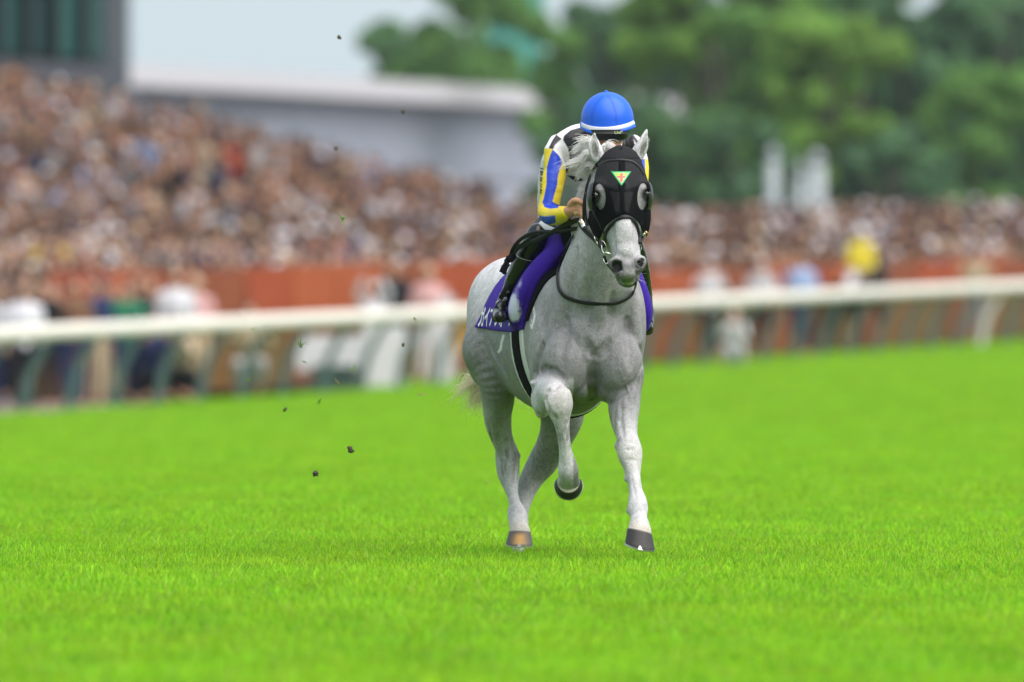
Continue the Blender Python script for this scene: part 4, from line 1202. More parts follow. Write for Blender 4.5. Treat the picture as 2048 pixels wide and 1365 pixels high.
# ------------------------------------------------------------------ glass grandstand, white stand
gl = empty('grandstand', (*AT(np.array(100.), np.array(36.)), 5), 'dark grandstand with teal glass panels at the top left', 'building')
ae = 121.3
DARKW = mat('dark_frame', (.014, .018, .020), rough=.6, spec=.15); TEAL = [mat('teal_glass_%d' % i, c, rough=.25, spec=.12) for i, c in enumerate(((.012, .062, .056), (.008, .036, .036), (.02, .095, .085)))]
BX = boxgeo(0, 1, 0, 1, 0, 1)[1]
geo('wall', (ab(boxgeo(60, ae, 36.2, 48, 0, 16)[0]), BX), gl, DARKW)
geo('parapet', (ab(boxgeo(60, ae + .1, 35.7, 36.19, 4.9, 6.35)[0]), BX), gl, mat('parapet_grey', (.075, .080, .095), rough=.8, spec=.15))
for i in range(12):
    a = ae - .5 - 2.2 * (i + 1)
    for z0, z1 in ((6.5, 8.6), (8.8, 11.2), (11.4, 15.8)):
        geo('window', (ab(boxgeo(a + .08, a + 2.1, 36.02, 36.195, z0, z1)[0]), BX), gl, TEAL[(i * 2 + int(z0)) % 3])
    geo('column', (ab(boxgeo(a - .12, a + .06, 35.75, 36.19, 6.36, 16)[0]), BX), gl, DARKW)
geo('end_trim', (ab(boxgeo(ae + .002, ae + .22, 35.6, 48.2, 4.0, 16.2)[0]), BX), gl, mat('trim_grey', (.16, .19, .21), rough=.6))

ws = empty('white_stand', (*AT(np.array(220.), np.array(55.)), 4), 'long low building with white fascia and blue grey wall behind the crowd', 'building')
a0, a1 = 150., 252.
GREYB = mat('blue_grey_wall', (.34, .365, .44), rough=.6, spec=.3, var=.08, vscale=.6)
FASC = mat('fascia_white', (.60, .585, .62), rough=.5, spec=.3)
def rounded(a0, a1, t0, t1, z0, z1, r):
    """Block whose far top corner is rounded."""
    pr = [(a0, z0), (a1, z0), (a1, z1 - r)] + [(a1 - r + r * math.cos(x), z1 - r + r * math.sin(x)) for x in np.linspace(.2, math.pi / 2, 7)] + [(a0, z1)]
    R = np.array([[(a, t, z) for a, z in pr] for t in (t0, t1)])
    V, F = ringloft(R.reshape(2, -1, 3)); return ab(V), F
geo('wall', rounded(a0, a1 - 1.0, 55.6, 70, 4.55, 6.98, .3), ws, GREYB)
geo('fascia', rounded(a0, a1, 54.6, 70.2, 7.00, 7.62, .55), ws, FASC)
geo('lower_wall', (ab(boxgeo(a0, 211, 55.9, 69, 0, 4.54)[0]), BX), ws, GREYB)
geo('recess', (ab(boxgeo(211.02, 228, 58.5, 69, 0, 4.54)[0]), BX), ws, mat('dark_recess', (.022, .04, .045), rough=.7))  # set-back block coloured dark to stand for shade in the opening
geo('end_pier', (ab(boxgeo(228.02, a1 - 1.1, 55.7, 69, 0, 4.54)[0]), BX), ws, GREYB)
tb = empty('netting_tower', (0, 0, 0), 'teal sheeted tower block behind the trees', 'building')
c = P(1018, 60, 400 - D0)
geo('sheeting', boxgeo(c[0] - .7, c[0] + 1.25, 400, 404, 2, 13), tb, mat('teal_sheet', (.05, .26, .21), rough=.7))
geo('roof_edge', boxgeo(c[0] - .8, c[0] + 1.35, 399.9, 404.1, 13.002, 13.25), tb, mat('trim_grey'))
for i, (u, w, h) in enumerate(((1546, 17, 292), (1601, 15, 322), (1634, 21, 300))):
    d = 265 - D0; q = P(u, h, d); r = px(w, d)
    t = empty('pillar', (q[0], q[1], q[2]), ['pale grey pillar nearest the horse above the right hand crowd', 'shorter pale grey pillar in the middle of the three above the crowd', 'widest pale grey pillar of the three above the crowd'][i], 'pillar', 'pale pillars behind the crowd')
    H = q[2]
    geo('shaft', ringloft(np.array([[(q[0] + k * r * math.cos(x), q[1] + k * r * math.sin(x), z) for x in np.linspace(0, 6.283, 16, endpoint=False)] for k, z in ((1., -.5), (.95, H * .5), (.7, H - .35))])), t, mat('pale_grey', (.34, .38, .40), rough=.6), True)
    geo('cap', ringloft(np.array([[(q[0] + k * r * math.cos(x), q[1] + k * r * math.sin(x), z) for x in np.linspace(0, 6.283, 16, endpoint=False)] for k, z in ((.74, H - .34), (.6, H - .12), (.1, H))])), t, mat('pale_grey'), True)

# ------------------------------------------------------------------ trees behind the stands
LEAF = {}
def tree(u, vtop, width, Y, dens, seed, tone, label, vbot=420):
    r = np.random.default_rng(seed)
    c = P(u, 0, Y - D0); top = P(u, vtop, Y - D0)[2]; W = px(width, Y - D0) / 2
    t = empty('tree', (c[0], Y, 0), label, 'tree', 'trees behind the crowd')
    H = top
    br_ = [tube(crom(np.array([(c[0], Y, -.5), (c[0] + .1, Y, H * .35), (c[0] - .1 + r.normal(0, .2), Y, H * .75)]), 4), np.linspace(.30, .1, 9), 8)]
    nb = int(34 * dens) + 8
    blobs = []
    for i in range(nb):
        a = r.uniform(0, 6.283); f = r.uniform(.2, 1.0) ** .6
        z = r.uniform(.12, 1.0)
        prof_ = math.sin(math.pi * min(1, .18 + .82 * (1 - z) + .12)) ** .5 if z > .3 else .85
        rad = W * f * max(.25, prof_)
        br = W * r.uniform(.13, .34)
        p = np.array([c[0] + rad * math.cos(a), Y + rad * math.sin(a), min(H * z, H - br * .7)])
        blobs.append((p, br))
        if i % 5 == 0: br_.append(tube(np.array([(c[0], Y, H * .35), (c[0] * .5 + p[0] * .5, .5 * Y + .5 * p[1], H * .3 + p[2] * .45), p]), np.array([.12, .08, .03]), 5))
    geo('trunk', join_parts(br_), t, mat('bark', (.07, .06, .05), rough=.9), True)
    V = []; Cc = []
    for p, b in blobs:
        n = int(230 * (b / .8) ** 1.6) + 40
        d = r.normal(0, 1, (n, 3)); d /= np.linalg.norm(d, axis=1, keepdims=True)
        q = p + d * (b * r.uniform(.45, 1.05, (n, 1))) * np.array([1, 1, .8])
        s = r.uniform(.10, .28, (n, 1))
        e1 = r.normal(0, 1, (n, 3)); e1 = e1 - d * (e1 * d).sum(1, keepdims=True) * .7; e1 /= np.linalg.norm(e1, axis=1, keepdims=True)
        e2 = np.cross(d + r.normal(0, .4, (n, 3)), e1); e2 /= np.linalg.norm(e2, axis=1, keepdims=True)
        V.append(np.stack([q - e1 * s - e2 * s * .6, q + e1 * s * .3 - e2 * s, q + e1 * s + e2 * s * .6, q - e1 * s * .4 + e2 * s], 1).reshape(-1, 3))
        k = np.array(tone) * r.uniform(.8, 1.22)
        Cc.append(np.repeat(k[None] * r.uniform(.7, 1.3, (n, 1)), 4, 0))
    V = np.concatenate(V); me = mesh_np('crown', V, np.arange(len(V)).reshape(-1, 4), False)
    vcol(me, 'leaf_colour', np.concatenate(Cc))
    link('crown', me, t, mat('leaf', attr='leaf_colour', rough=.7, spec=.08, trans=.5))
G1, G2, G3, G4 = (.15, .30, .075), (.20, .36, .07), (.11, .22, .105), (.125, .25, .10)
for i, a in enumerate([
    (815, 40, 210, 395, 1.2, G4, 'rounded tree standing just above the left part of the white building roof'), (930, -80, 330, 388, 1.5, G1, 'bushy green tree above the middle of the white building roof'),
    (1040, 60, 230, 410, 1.1, G4, 'bluish green tree beside the teal tower'), (1170, 30, 260, 372, 1.3, G1, 'tree behind the rider with sky showing over its top'),
    (1290, -20, 300, 350, 1.2, G3, 'dark tree to the right of the blue cap'), (1430, -120, 360, 342, 1.5, G2, 'broad bright green tree right of the horse'),
    (1560, 20, 280, 330, 1.4, G1, 'full green tree above the pale pillars'), (1700, -160, 420, 346, 1.6, G1, 'tall wide tree above the rider in yellow'),
    (1690, 40, 320, 326, 1.3, G2, 'bright round topped tree in front of the tall wide one'), (1850, -60, 300, 338, 1.3, G3, 'dark green tree in the upper right'),
    (1930, 140, 260, 322, 1.2, G1, 'low spreading tree in the right background'), (2010, -180, 380, 350, 1.1, G3, 'tall open tree at the right edge with sky between its branches'),
    (2110, 120, 260, 330, 1.1, G4, 'dull green tree cut by the right edge'), (1370, 230, 240, 318, 1.2, G4, 'low shaded tree just right of the hood'),
    (1500, 250, 220, 316, 1.1, G3, 'low dark tree behind the leftmost pillar'), (1780, 250, 240, 316, 1.2, G3, 'low dark tree behind the crowd at right'), (1220, 200, 260, 340, 1.1, G3, 'dark low tree straight behind the rider')]):
    tree(*a[:5], 100 + i, a[5], a[6])
# hedge-like far wood that closes the view between the trunks
hv = []; hc = []
for i in range(3600):
    x = rng.uniform(1.5, 50); z = rng.uniform(-.5, (6.5 if x < 5 else 12.2) + 1.2 * math.sin(x * .7)); y = 436 + rng.uniform(-4, 4) - .1 * x
    n = 9
    q = np.array([x, y, z]) + rng.normal(0, .5, (n, 3)); s = rng.uniform(.25, .5, (n, 1))
    e1 = rng.normal(0, 1, (n, 3)); e1 /= np.linalg.norm(e1, axis=1, keepdims=True); e2 = np.cross(e1, rng.normal(0, 1, (n, 3))); e2 /= np.linalg.norm(e2, axis=1, keepdims=True)
    hv.append(np.stack([q - e1 * s, q - e2 * s, q + e1 * s, q + e2 * s], 1).reshape(-1, 3)); hc.append(np.repeat(np.array(G4)[None] * rng.uniform(.6, 1.4) * rng.uniform(.75, 1.25, (n, 1)), 4, 0))
hv = np.concatenate(hv); me = mesh_np('far_woods', hv, np.arange(len(hv)).reshape(-1, 4), False); vcol(me, 'leaf_colour', np.concatenate(hc))
tag(link('far_woods', me, None, MATS['leaf']), 'dark wood far behind the trees', kind='stuff')

# ------------------------------------------------------------------ summer haze over the course
hz = link('haze', mesh_np('haze', boxgeo(-150, 170, -12, 560, -9, 22)[0], boxgeo(0, 1, 0, 1, 0, 1)[1][0], False))
tag(hz, kind='stuff')
hm_ = bpy.data.materials.new('haze_air'); hm_.use_nodes = True
hm_.node_tree.nodes.clear()
_o = hm_.node_tree.nodes.new('ShaderNodeOutputMaterial'); _v = hm_.node_tree.nodes.new('ShaderNodeVolumePrincipled')
_v.inputs['Color'].default_value = (.80, .90, .98, 1); _v.inputs['Density'].default_value = .00012; _v.inputs['Anisotropy'].default_value = .2
hm_.node_tree.links.new(_v.outputs[0], _o.inputs['Volume'])
hz.data.materials.append(hm_)
# ------------------------------------------------------------------ the jockey
jockey = empty('person', (P(1180, 400, .4)[0], D0 + .4, 1.2), 'jockey in black and white checks, striped sleeves and blue cap riding the grey horse', 'person')
JB = ((-.14, D0 - .2, .9), (.66, D0 + 1.05, 2.12))
def field(h, chains, ells=(), k=.012, lo=JB[0], hi=JB[1]):
    g = Grid(lo, hi, h)
    for c in chains:
        c, kk = (c[0], c[1]) if isinstance(c, tuple) else (c, k)
        g.chain([row(*q) for q in c], X1, kk)
    for e in ells:
        c, r = e[0], e[1]
        g.ell(P(*c), [px(q) for q in r], e[2] if len(e) > 2 else None, k, e[3] if len(e) > 3 else 'add')
    return g
R_ARM = [(1106, 303, .25, 18, 20), (1108, 325, .24, 20.5, 21), (1109.5, 345, .23, 22.5, 22), (1104, 370, .21, 23, 22), (1100, 400, .19, 20.5, 20), (1097, 424, .17, 21.5, 20), (1107, 432, .11, 20.5, 19.5), (1121, 430, .04, 18.8, 18), (1134, 426.5, -.02, 15, 14)]
L_ARM = [(1272, 300, .32, 18, 20), (1276, 322, .30, 20, 20), (1277, 345, .28, 20, 20), (1276, 375, .25, 19, 19), (1274, 405, .20, 18, 18), (1270, 425, .12, 17, 17), (1262, 432, .05, 14, 14)]
TORSO = [(1130, 452, .84, 54, 52), (1140, 410, .72, 65, 52), (1147, 368, .56, 71, 54), (1162, 325, .42, 78, 54), (1184, 296, .31, 76, 44)]
R_LEG = [(1122, 448, .80, 40, 40), (1105, 458, .62, 36, 34), (1086, 470, .47, 30, 28), (1078, 478, .40, 27, 27)]
R_SHIN = [(1080, 474, .38, 29, 28), (1066, 500, .42, 28, 27), (1049, 528, .47, 25, 27), (1031, 556, .52, 19, 23), (1019, 580, .56, 14.5, 18), (1010, 600, .575, 13.5, 16)]
R_FOOT = [(1010, 602, .575, 13.5, 16), (1005, 616, .55, 15, 16), (1001, 628, .49, 16, 15.5), (1000, 634, .41, 12.5, 12)]
L_LEG = [(1180, 448, .86, 40, 40), (1222, 462, .74, 34, 32), (1256, 480, .62, 28, 27)]
L_SHIN = [(1256, 480, .62, 27, 27), (1272, 520, .70, 23, 24), (1284, 565, .80, 18, 20), (1292, 600, .90, 13, 16), (1294, 622, .92, 13, 15)]
L_FOOT = [(1294, 622, .92, 13, 15), (1295, 642, .88, 13, 14), (1294, 656, .78, 11, 12)]
thin = lambda ch, q: [(u, v, d, a * q, b * q) for u, v, d, a, b in ch]
# skin: one continuous body under the clothes, with head and hands
R_HAND = []
FING = []
for i in range(4):
    a = (1152 + 2.4 * i, 403 + 7.6 * i, -.080 - .006 * i)
    FING.append([(a[0] - 7, a[1] + 2, a[2] + .02, 4.8, 4.8), (*a, 4.7 - .25 * i, 4.9 - .2 * i), (a[0] + 9 - 1.2 * i, a[1] + 5, a[2] - .022, 4.2 - .25 * i, 4.4 - .2 * i), (a[0] + 9.5 - 1.8 * i, a[1] + 12, a[2] - .012, 3.9 - .25 * i, 4.1 - .2 * i), (a[0] + 2, a[1] + 13, a[2] + .01, 3.6 - .2 * i, 3.8 - .2 * i)])
THUMB = [(1141, 410, -.065, 7, 7), (1148, 402, -.09, 6, 6.2), (1157, 402, -.11, 5.2, 5.4), (1164, 407, -.115, 4.3, 4.5)]
LFING = []
for i in range(4):
    a = (1250 - 2 * i, 414 + 6.4 * i, -.02)
    LFING.append([(a[0] + 7, a[1] + 2, a[2] + .02, 6, 6), (*a, 6, 6), (a[0] - 7, a[1] + 5, a[2] - .02, 5, 5.2), (a[0] - 4, a[1] + 12, a[2] - .005, 4.6, 4.8)])
skin = field(.004, [(thin(TORSO, .9), .03), (thin(R_ARM, .86), .02), (thin(L_ARM, .86), .02), (thin(R_LEG, .9), .03), (thin(R_SHIN, .86), .02), (thin(R_FOOT, .85), .02), (thin(L_LEG, .9), .03), (thin(L_SHIN, .86), .02), (thin(L_FOOT, .85), .02),
                     ([(1194, 290, .30, 26, 26), (1204, 270, .22, 24, 25), (1212, 250, .17, 24, 30)], .02)] + [(f, .0022) for f in FING + LFING] + [([(1134, 426, -.02, 12, 12), (1142, 421, -.045, 12.5, 12), (1149, 418, -.062, 10, 11)], .004), (THUMB, .004), ([(1255, 408, -.03, 6, 6), (1250, 402, -.05, 5.4, 5.4), (1243, 404, -.06, 4.6, 4.6)], .005)],
             [((1214, 236, .14), (41, 46, 44)), ((1215, 272, .095), (31, 32, 38)), ((1216, 298, .055), (22, 22, 16)), ((1223, 283, .022), (5.5, 9, 12)), ((1224, 291, .006), (6, 8, 5)), ((1218, 307, .022), (12, 7, 5)),
              ((1180, 268, .13), (5, 10, 14)), ((1250, 264, .15), (5, 10, 14))] + R_HAND + [((1258, 424, .0), (14, 16, 15))], .012)
SKV, SKQ = nets(skin.F, skin.lo, skin.h, 3)
_b = link('body', mesh_np('body', SKV, SKQ), jockey, mat('jockey_skin', (.60, .30, .185), rough=.5, spec=.35, var=.12, vscale=60, bump=.3, bscale=260))
JSKIN = BVHTree.FromPolygons([Vector(v) for v in SKV], SKQ.tolist())
# silks
def wrinkle(V, amp, sc, seed, st=(1, 1, 1)):
    return amp * (fbm(V * np.array(st), sc, seed) - .5)
silk = field(.0042, [(TORSO, .03), (R_ARM, .014), (L_ARM, .014)], [((1178, 300, .38), (78, 62, 54)), ((1112, 292, .27), (17, 22, 22)), ((1268, 292, .33), (17, 22, 22)), ((1205, 285, .2), (34, 40, 34), None, 'cut')], .02, lo=(.08, D0 - .1, 1.30), hi=(.64, D0 + 1.02, 1.97))
X, Y, Z = silk.xyz(tuple(slice(0, n) for n in silk.n))
U_, V_ = proj(X, Y, Z)
_f = silk.F
_f = np.maximum(_f, np.where(Y - D0 > .30, (V_ - (447 + .10 * (U_ - 1075))) * D0 / FPX, -1))     # hem
inside = _f + .022
silk.F = np.maximum(_f, -inside).astype(np.float32)
cuff = (U_ - (1135.5 + .12 * (V_ - 430))) * D0 / FPX
silk.F = np.where((U_ > 1120) & (U_ < 1175) & (Y - D0 < .06), np.maximum(silk.F, cuff), silk.F).astype(np.float32)
SV, SQ = nets(silk.F, silk.lo, silk.h, 2)
SV = SV + silk.grad(SV) * (wrinkle(SV, .006, 13, 21, (1, 1, 1.6)) + wrinkle(SV, .0022, 34, 22, (1.2, 1.2, 2.)))[:, None]
def silk_colour(V):
    u, v = pix(V); d = V[:, 1] - D0
    W = np.array([.86, .845, .87]); Bk = np.array([.014, .013, .016]); Ye = np.array([.80, .60, .015]); Bl = np.array([.010, .055, .56])
    c = np.tile(W, (len(V), 1))
    chk = ((np.floor((u + .6 * v) / 34) + np.floor((v - .5 * u) / 30)) % 2 == 0) & (d > .36) & (v < 300) & (u > 1120)
    c[chk & (V[:, 1] > D0 + .42)] = Bk
    for pl in ([(1126, 280), (1128, 272), (1141, 261), (1166, 254), (1171, 263), (1182, 272), (1172, 296), (1160, 340), (1146, 318), (1140, 330), (1136, 346), (1130, 348), (1132, 322), (1140, 316), (1136, 297), (1128, 284)],
               [(1112.5, 269), (1123, 278), (1110, 291), (1106.5, 299), (1097, 297), (1103, 284)],
               [(1134, 351), (1162, 354.5), (1166, 362), (1150, 364)], [(1246, 262), (1262, 262), (1270, 290), (1262, 340), (1240, 340)], [(1260, 268), (1264, 266), (1280, 286), (1276, 294)]):
        m = (sstep(.9, -.9, poly_sd(u, v, pl)) * (d < .5))[:, None]
        c = c * (1 - m) + Bk * m
    def arm(ch, side):
        A = np.array([P(*q[:3]) for q in ch]); r = np.array([px(q[3]) for q in ch])
        best = np.full(len(V), 9.); tt = np.zeros(len(V)); off = np.zeros(len(V)); ov = np.zeros(len(V))
        for i in range(len(A) - 1):
            ab = A[i + 1] - A[i]; t = np.clip(((V - A[i]) @ ab) / (ab @ ab), 0, 1)
            q = A[i] + t[:, None] * ab; rr = r[i] + (r[i + 1] - r[i]) * t
            dd = np.linalg.norm(V - q, axis=1) / rr
            m = dd < best; best[m] = dd[m]; tt[m] = i + t[m]; off[m] = ((V - q)[:, 0] / rr)[m]; ov[m] = ((V - q)[:, 2] / rr)[m]
        return best, tt, off, ov
    def lay(mask, col):
        nonlocal c
        mask = np.clip(mask, 0, 1)[:, None]; c = c * (1 - mask) + col * mask
    sd = lambda pl, w=.9: sstep(w, -w, poly_sd(u, v, pl))
    best, tt, off, ov = arm(R_ARM, -1)
    sleeve = sd([(1060, 297), (1093, 297), (1106.5, 299.5), (1118, 312), (1125, 324), (1137, 342), (1132, 360), (1128, 372), (1119, 412), (1145, 405), (1150, 470), (1060, 470)]) * (best < 1.4) * (d < .36)
    lay(sleeve, Ye)
    blue = sd([(1105, 299), (1118, 311), (1125, 324.5), (1120, 338), (1116, 352), (1114, 372), (1108, 392), (1105, 405), (1085, 405), (1089, 390), (1093, 368), (1093, 350), (1094, 334), (1098, 318)])
    lay(sleeve * blue, Bl)
    lay(sleeve * sd([(1084, 404), (1105, 404), (1112, 408), (1119, 411), (1116, 416.5), (1100, 418), (1089, 415)]), Bl)
    lay(sleeve * sd([(1070, 431), (1090, 433), (1110, 431.5), (1112, 445), (1101, 450), (1086, 448), (1070, 446)]), Bl)
    best, tt, off, ov = arm(L_ARM, 1)
    on = (best < 1.3) * sstep(317, 319, v) * (u > 1256)
    lay(on, Ye)
    lay(on * sstep(.48, .38, np.abs(off - .25)), Bl)
    return c
silks_me = mesh_np('silks', SV, SQ)
vcol(silks_me, 'silk_colour', silk_colour(SV))
silks = link('silks', silks_me, jockey, mat('silk', attr='silk_colour', rough=.42, spec=.45, bump=.25, bscale=120))
SILK = BVHTree.FromPolygons([Vector(v) for v in SV], SQ.tolist())
# print down the side of the breeches and silks
pr = []
for i in range(9):
    v = 336 + i * 6.2
    pr.append(strap([(1081.0, v), (1083.5, v + 2.2), (1086.5 - .4 * i, v + 1.2 + 1.5 * (i % 2))], .8 + .5 * (i % 3 == 1), .0015, .001, SILK))
    if i % 2: pr.append(strap([(1080.5, v + 3.5), (1085 - .4 * i, v + 5)], .6, .0015, .001, SILK))
part('side_print', join_parts(pr), silks, BLACKF)
# breeches, boots
br = field(.0042, [(R_LEG, .02), (L_LEG, .02), ([(1130, 450, .84, 50, 50), (1150, 448, .86, 52, 50), (1176, 448, .86, 48, 48)], .03)], (), .02)
V, Q = nets(br.F, br.lo, br.h, 2); V = V + br.grad(V) * wrinkle(V, .008, 24, 31)[:, None]
part('breeches', (V, [Q]), jockey, mat('breeches_black', (.016, .016, .018), rough=.55, spec=.35, bump=.4, bscale=90))
for sh, ft in ((R_SHIN, R_FOOT), (L_SHIN, L_FOOT)):
    bt = field(.0038, [(sh, .01), (ft, .012)], (), .01)
    V, Q = nets(bt.F, bt.lo, bt.h, 2); V = V + bt.grad(V) * (wrinkle(V, .004, 22, 33, (1, 1, 1.5)))[:, None]
    bo = part('boot', (V, [Q]), jockey, mat('boot_leather', (.008, .008, .009), rough=.17, spec=.55))
    c = np.array(ft[-1][:3])
    tr = BVHTree.FromPolygons([Vector(q) for q in V], Q.tolist())
    if sh is R_SHIN:
        part('boot_strap', strap([(998, 590), (1008, 586), (1018, 583)], 2.0, .002, .001, tr), bo, mat('grey_strap', (.35, .35, .36), rough=.3))
        part('boot_strap', strap([(993, 606), (1002, 600), (1014, 597)], 3.2, .003, .001, tr), bo, MATS['grey_strap'])
        part('boot_seam', strap([(1034, 512), (1046, 519), (1064, 522)], .8, .0015, .001, tr), bo, MATS['grey_strap'])
part('hem', strap([(1080, 447, .36), (1092, 455, .33), (1104, 460, .31), (1118, 463, .27), (1130, 462, .23)], 5.5, .006), silks, mat('white_silk', (.84, .83, .85), rough=.5))
part('hem', strap([(1112, 464, .27), (1116, 470, .26), (1119, 477, .25)], 5.0, .006), silks, MATS['white_silk'])
# the white under-shirt between the arm and the horse's neck, stirrup
iron = [P(990, 616, .49), P(985, 629, .48), P(986, 640, .47), P(1000, 644, .47), P(1014, 640, .47), P(1017, 629, .48), P(1012, 616, .49)]
saddle = empty('saddle', (P(1120, 480, .7)[0], D0 + .7, 1.45)); saddle.parent = horse; saddle.matrix_parent_inverse = parent_world(horse).inverted()
_sd = girdle('seat', .035, [(.42, 1.34), (.86, 1.34), (.92, 1.6), (.38, 1.6)], saddle, BLACK)
for sgn, ir in ((1, iron), (-1, [P(1283, 640, .82), P(1281, 655, .82), P(1284, 666, .82), P(1294, 669, .82), P(1303, 665, .82), P(1305, 652, .82), P(1303, 638, .82)])):
    part('stirrup', tube(crom(np.array(ir), 4), .0045, 8), saddle, mat('stirrup_iron', (.05, .05, .055), rough=.3, metal=.8))
    top = ir[0] * .5 + ir[-1] * .5 + np.array([0, 0, .04])
    part('stirrup', tube([ir[0], top, ir[-1]], .0045, 8), saddle, MATS['stirrup_iron'])
    part('stirrup_leather', ribbon([top, top + np.array([sgn * .03, .01, .06]), top + np.array([sgn * .09, .0, .16])], [[0, -1, 0]] * 3, .011, .005), saddle, BLACK)
# cap on the helmet
hm = Grid((P(1140, 170, .1)[0], D0 - .08, P(0, 285, .1)[2]), (P(1290, 170, .1)[0], D0 + .36, P(0, 168, .1)[2]), .0034)
HC = P(1214.5, 239, .13)
X, Y, Z = hm.xyz(tuple(slice(0, n) for n in hm.n))
hm.F = ell_d(X, Y, np.maximum(Z, HC[2] - .004), HC, (px(53), px(62), px(55)), np.eye(3)) + 0 * Z
plane = Z - (HC[2] - px(10) + (Y - HC[1]) * .33 + (X - HC[0]) * -.035 * -1)
shellf = np.maximum(hm.F, -(hm.F + .012))
cap = np.maximum(shellf, -plane)
rim = np.maximum(np.maximum(hm.F - .005, -(hm.F + .012)), np.maximum(-plane - .004, plane - .009))
hm.F = np.minimum(cap, rim).astype(np.float32)
V, Q = nets(hm.F, hm.lo, hm.h, 3)
helmet = part('helmet', (V, [Q]), jockey, mat('cap_blue', (.012, .115, .72), rough=.38, spec=.4, bump=.12, bscale=14))
CAP = BVHTree.FromPolygons([Vector(v) for v in V], Q.tolist())
part('cap_band', strap([(1163.8, 249), (1168, 252), (1180, 256.2), (1198, 258.8), (1220, 258.3), (1240, 255.2), (1256, 250.8), (1264, 247), (1267.2, 245)], 4.3, .0025, .0015, CAP), helmet, mat('cap_band_white', (.78, .78, .86), rough=.45))
part('cap_button', ball(P(1212, 184.5, .12), (px(4.6), px(4.6), px(3.4))), helmet, MATS['cap_blue'])
part('cap_peak', strap([(1235, 261.5, .015), (1250, 258.5, .03), (1262, 255.5, .06), (1269.5, 253, .10)], 2.0, .004), helmet, MATS['cap_blue'])
part('cap_rim', strap([(1166, 254, .10), (1174, 259, .06), (1186, 263.5, .025), (1200, 266, .0), (1220, 266, -.008), (1238, 263, -.002), (1252, 259.5, .02), (1262, 256, .05), (1269.5, 252.5, .09)], 2.6, .005), helmet, MATS['cap_blue'])
def stitches(pts):
    pts = crom(np.array(pts, float), 10); out = []
    for i in range(0, len(pts) - 1, 2):
        s = strap([tuple(pts[i]), tuple(pts[i + 1])], .42, .0008, .0003, CAP, sub=2)
        out.append(s)
    return join_parts(out)
DKB = mat('stitch_blue', (.006, .035, .26), rough=.6)
for pts in ([(1206, 193), (1194, 206), (1186, 224), (1183, 250)], [(1216, 192), (1225, 206), (1231, 226), (1234, 250)]):
    for o in (-1.4, 1.4):
        part('cap_stitching', stitches([(u + o, v) for u, v in pts]), helmet, DKB)
part('helmet_clip', ball(P(1163.5, 246, .14), (px(2.2), px(5), px(7))), helmet, MATS['white_silk'])
# goggles and mask under the cap's edge
def band(rows, y0=0):
    return sheet(np.array(rows), .006)
gog = []
for v, k in ((262, 1.), (268, 1.02), (275, 1.0), (280.5, .92)):
    gog.append([P(1216 + 38 * k * math.sin(a) , v + .0 * math.cos(a), .085 - .105 * math.cos(a) + (.008 if v == 280.5 else 0)) for a in np.linspace(-1.45, 1.45, 21)])
goggles = part('goggles', band(np.array(gog)), jockey, mat('goggle_lens', (.006, .007, .007), rough=.3, spec=.25))
gs = []
for v in (260, 268):
    gs.append([P(1216 + 41 * math.sin(a), v, .085 - .110 * math.cos(a)) for a in np.linspace(-1.5, 1.5, 21)])
gstrap = part('goggle_strap', band(np.array(gs)), goggles, mat('goggle_strap', (.02, .022, .018), rough=.7))
def goggle_print():
    cu = bpy.data.curves.new('goggle_print', 'FONT'); cu.body = 'UaP'; cu.size = .036; cu.offset = .0006
    o = bpy.data.objects.new('goggle_print_source', cu); COL.objects.link(o)
    bpy.context.view_layer.update()
    me = bpy.data.meshes.new_from_object(o.evaluated_get(bpy.context.evaluated_depsgraph_get()))
    COL.objects.unlink(o); bpy.data.objects.remove(o)
    V = np.array([v.co[:] for v in me.vertices]); out = []
    for x, y, _ in V:
        u = 1228.5 + x * 450 * .62; a = math.asin(max(-1, min(1, (u - 1216) / 41)))
        out.append(P(u, 268.5 - y * 450 * .5 - .08 * (u - 1228), .085 - .110 * math.cos(a) - .0055))
    me.vertices.foreach_set('co', np.array(out, np.float32).ravel())
    me.update()
    return link('goggle_print', me, gstrap, mat('goggle_print', (.42, .50, .28), rough=.6))
goggle_print()
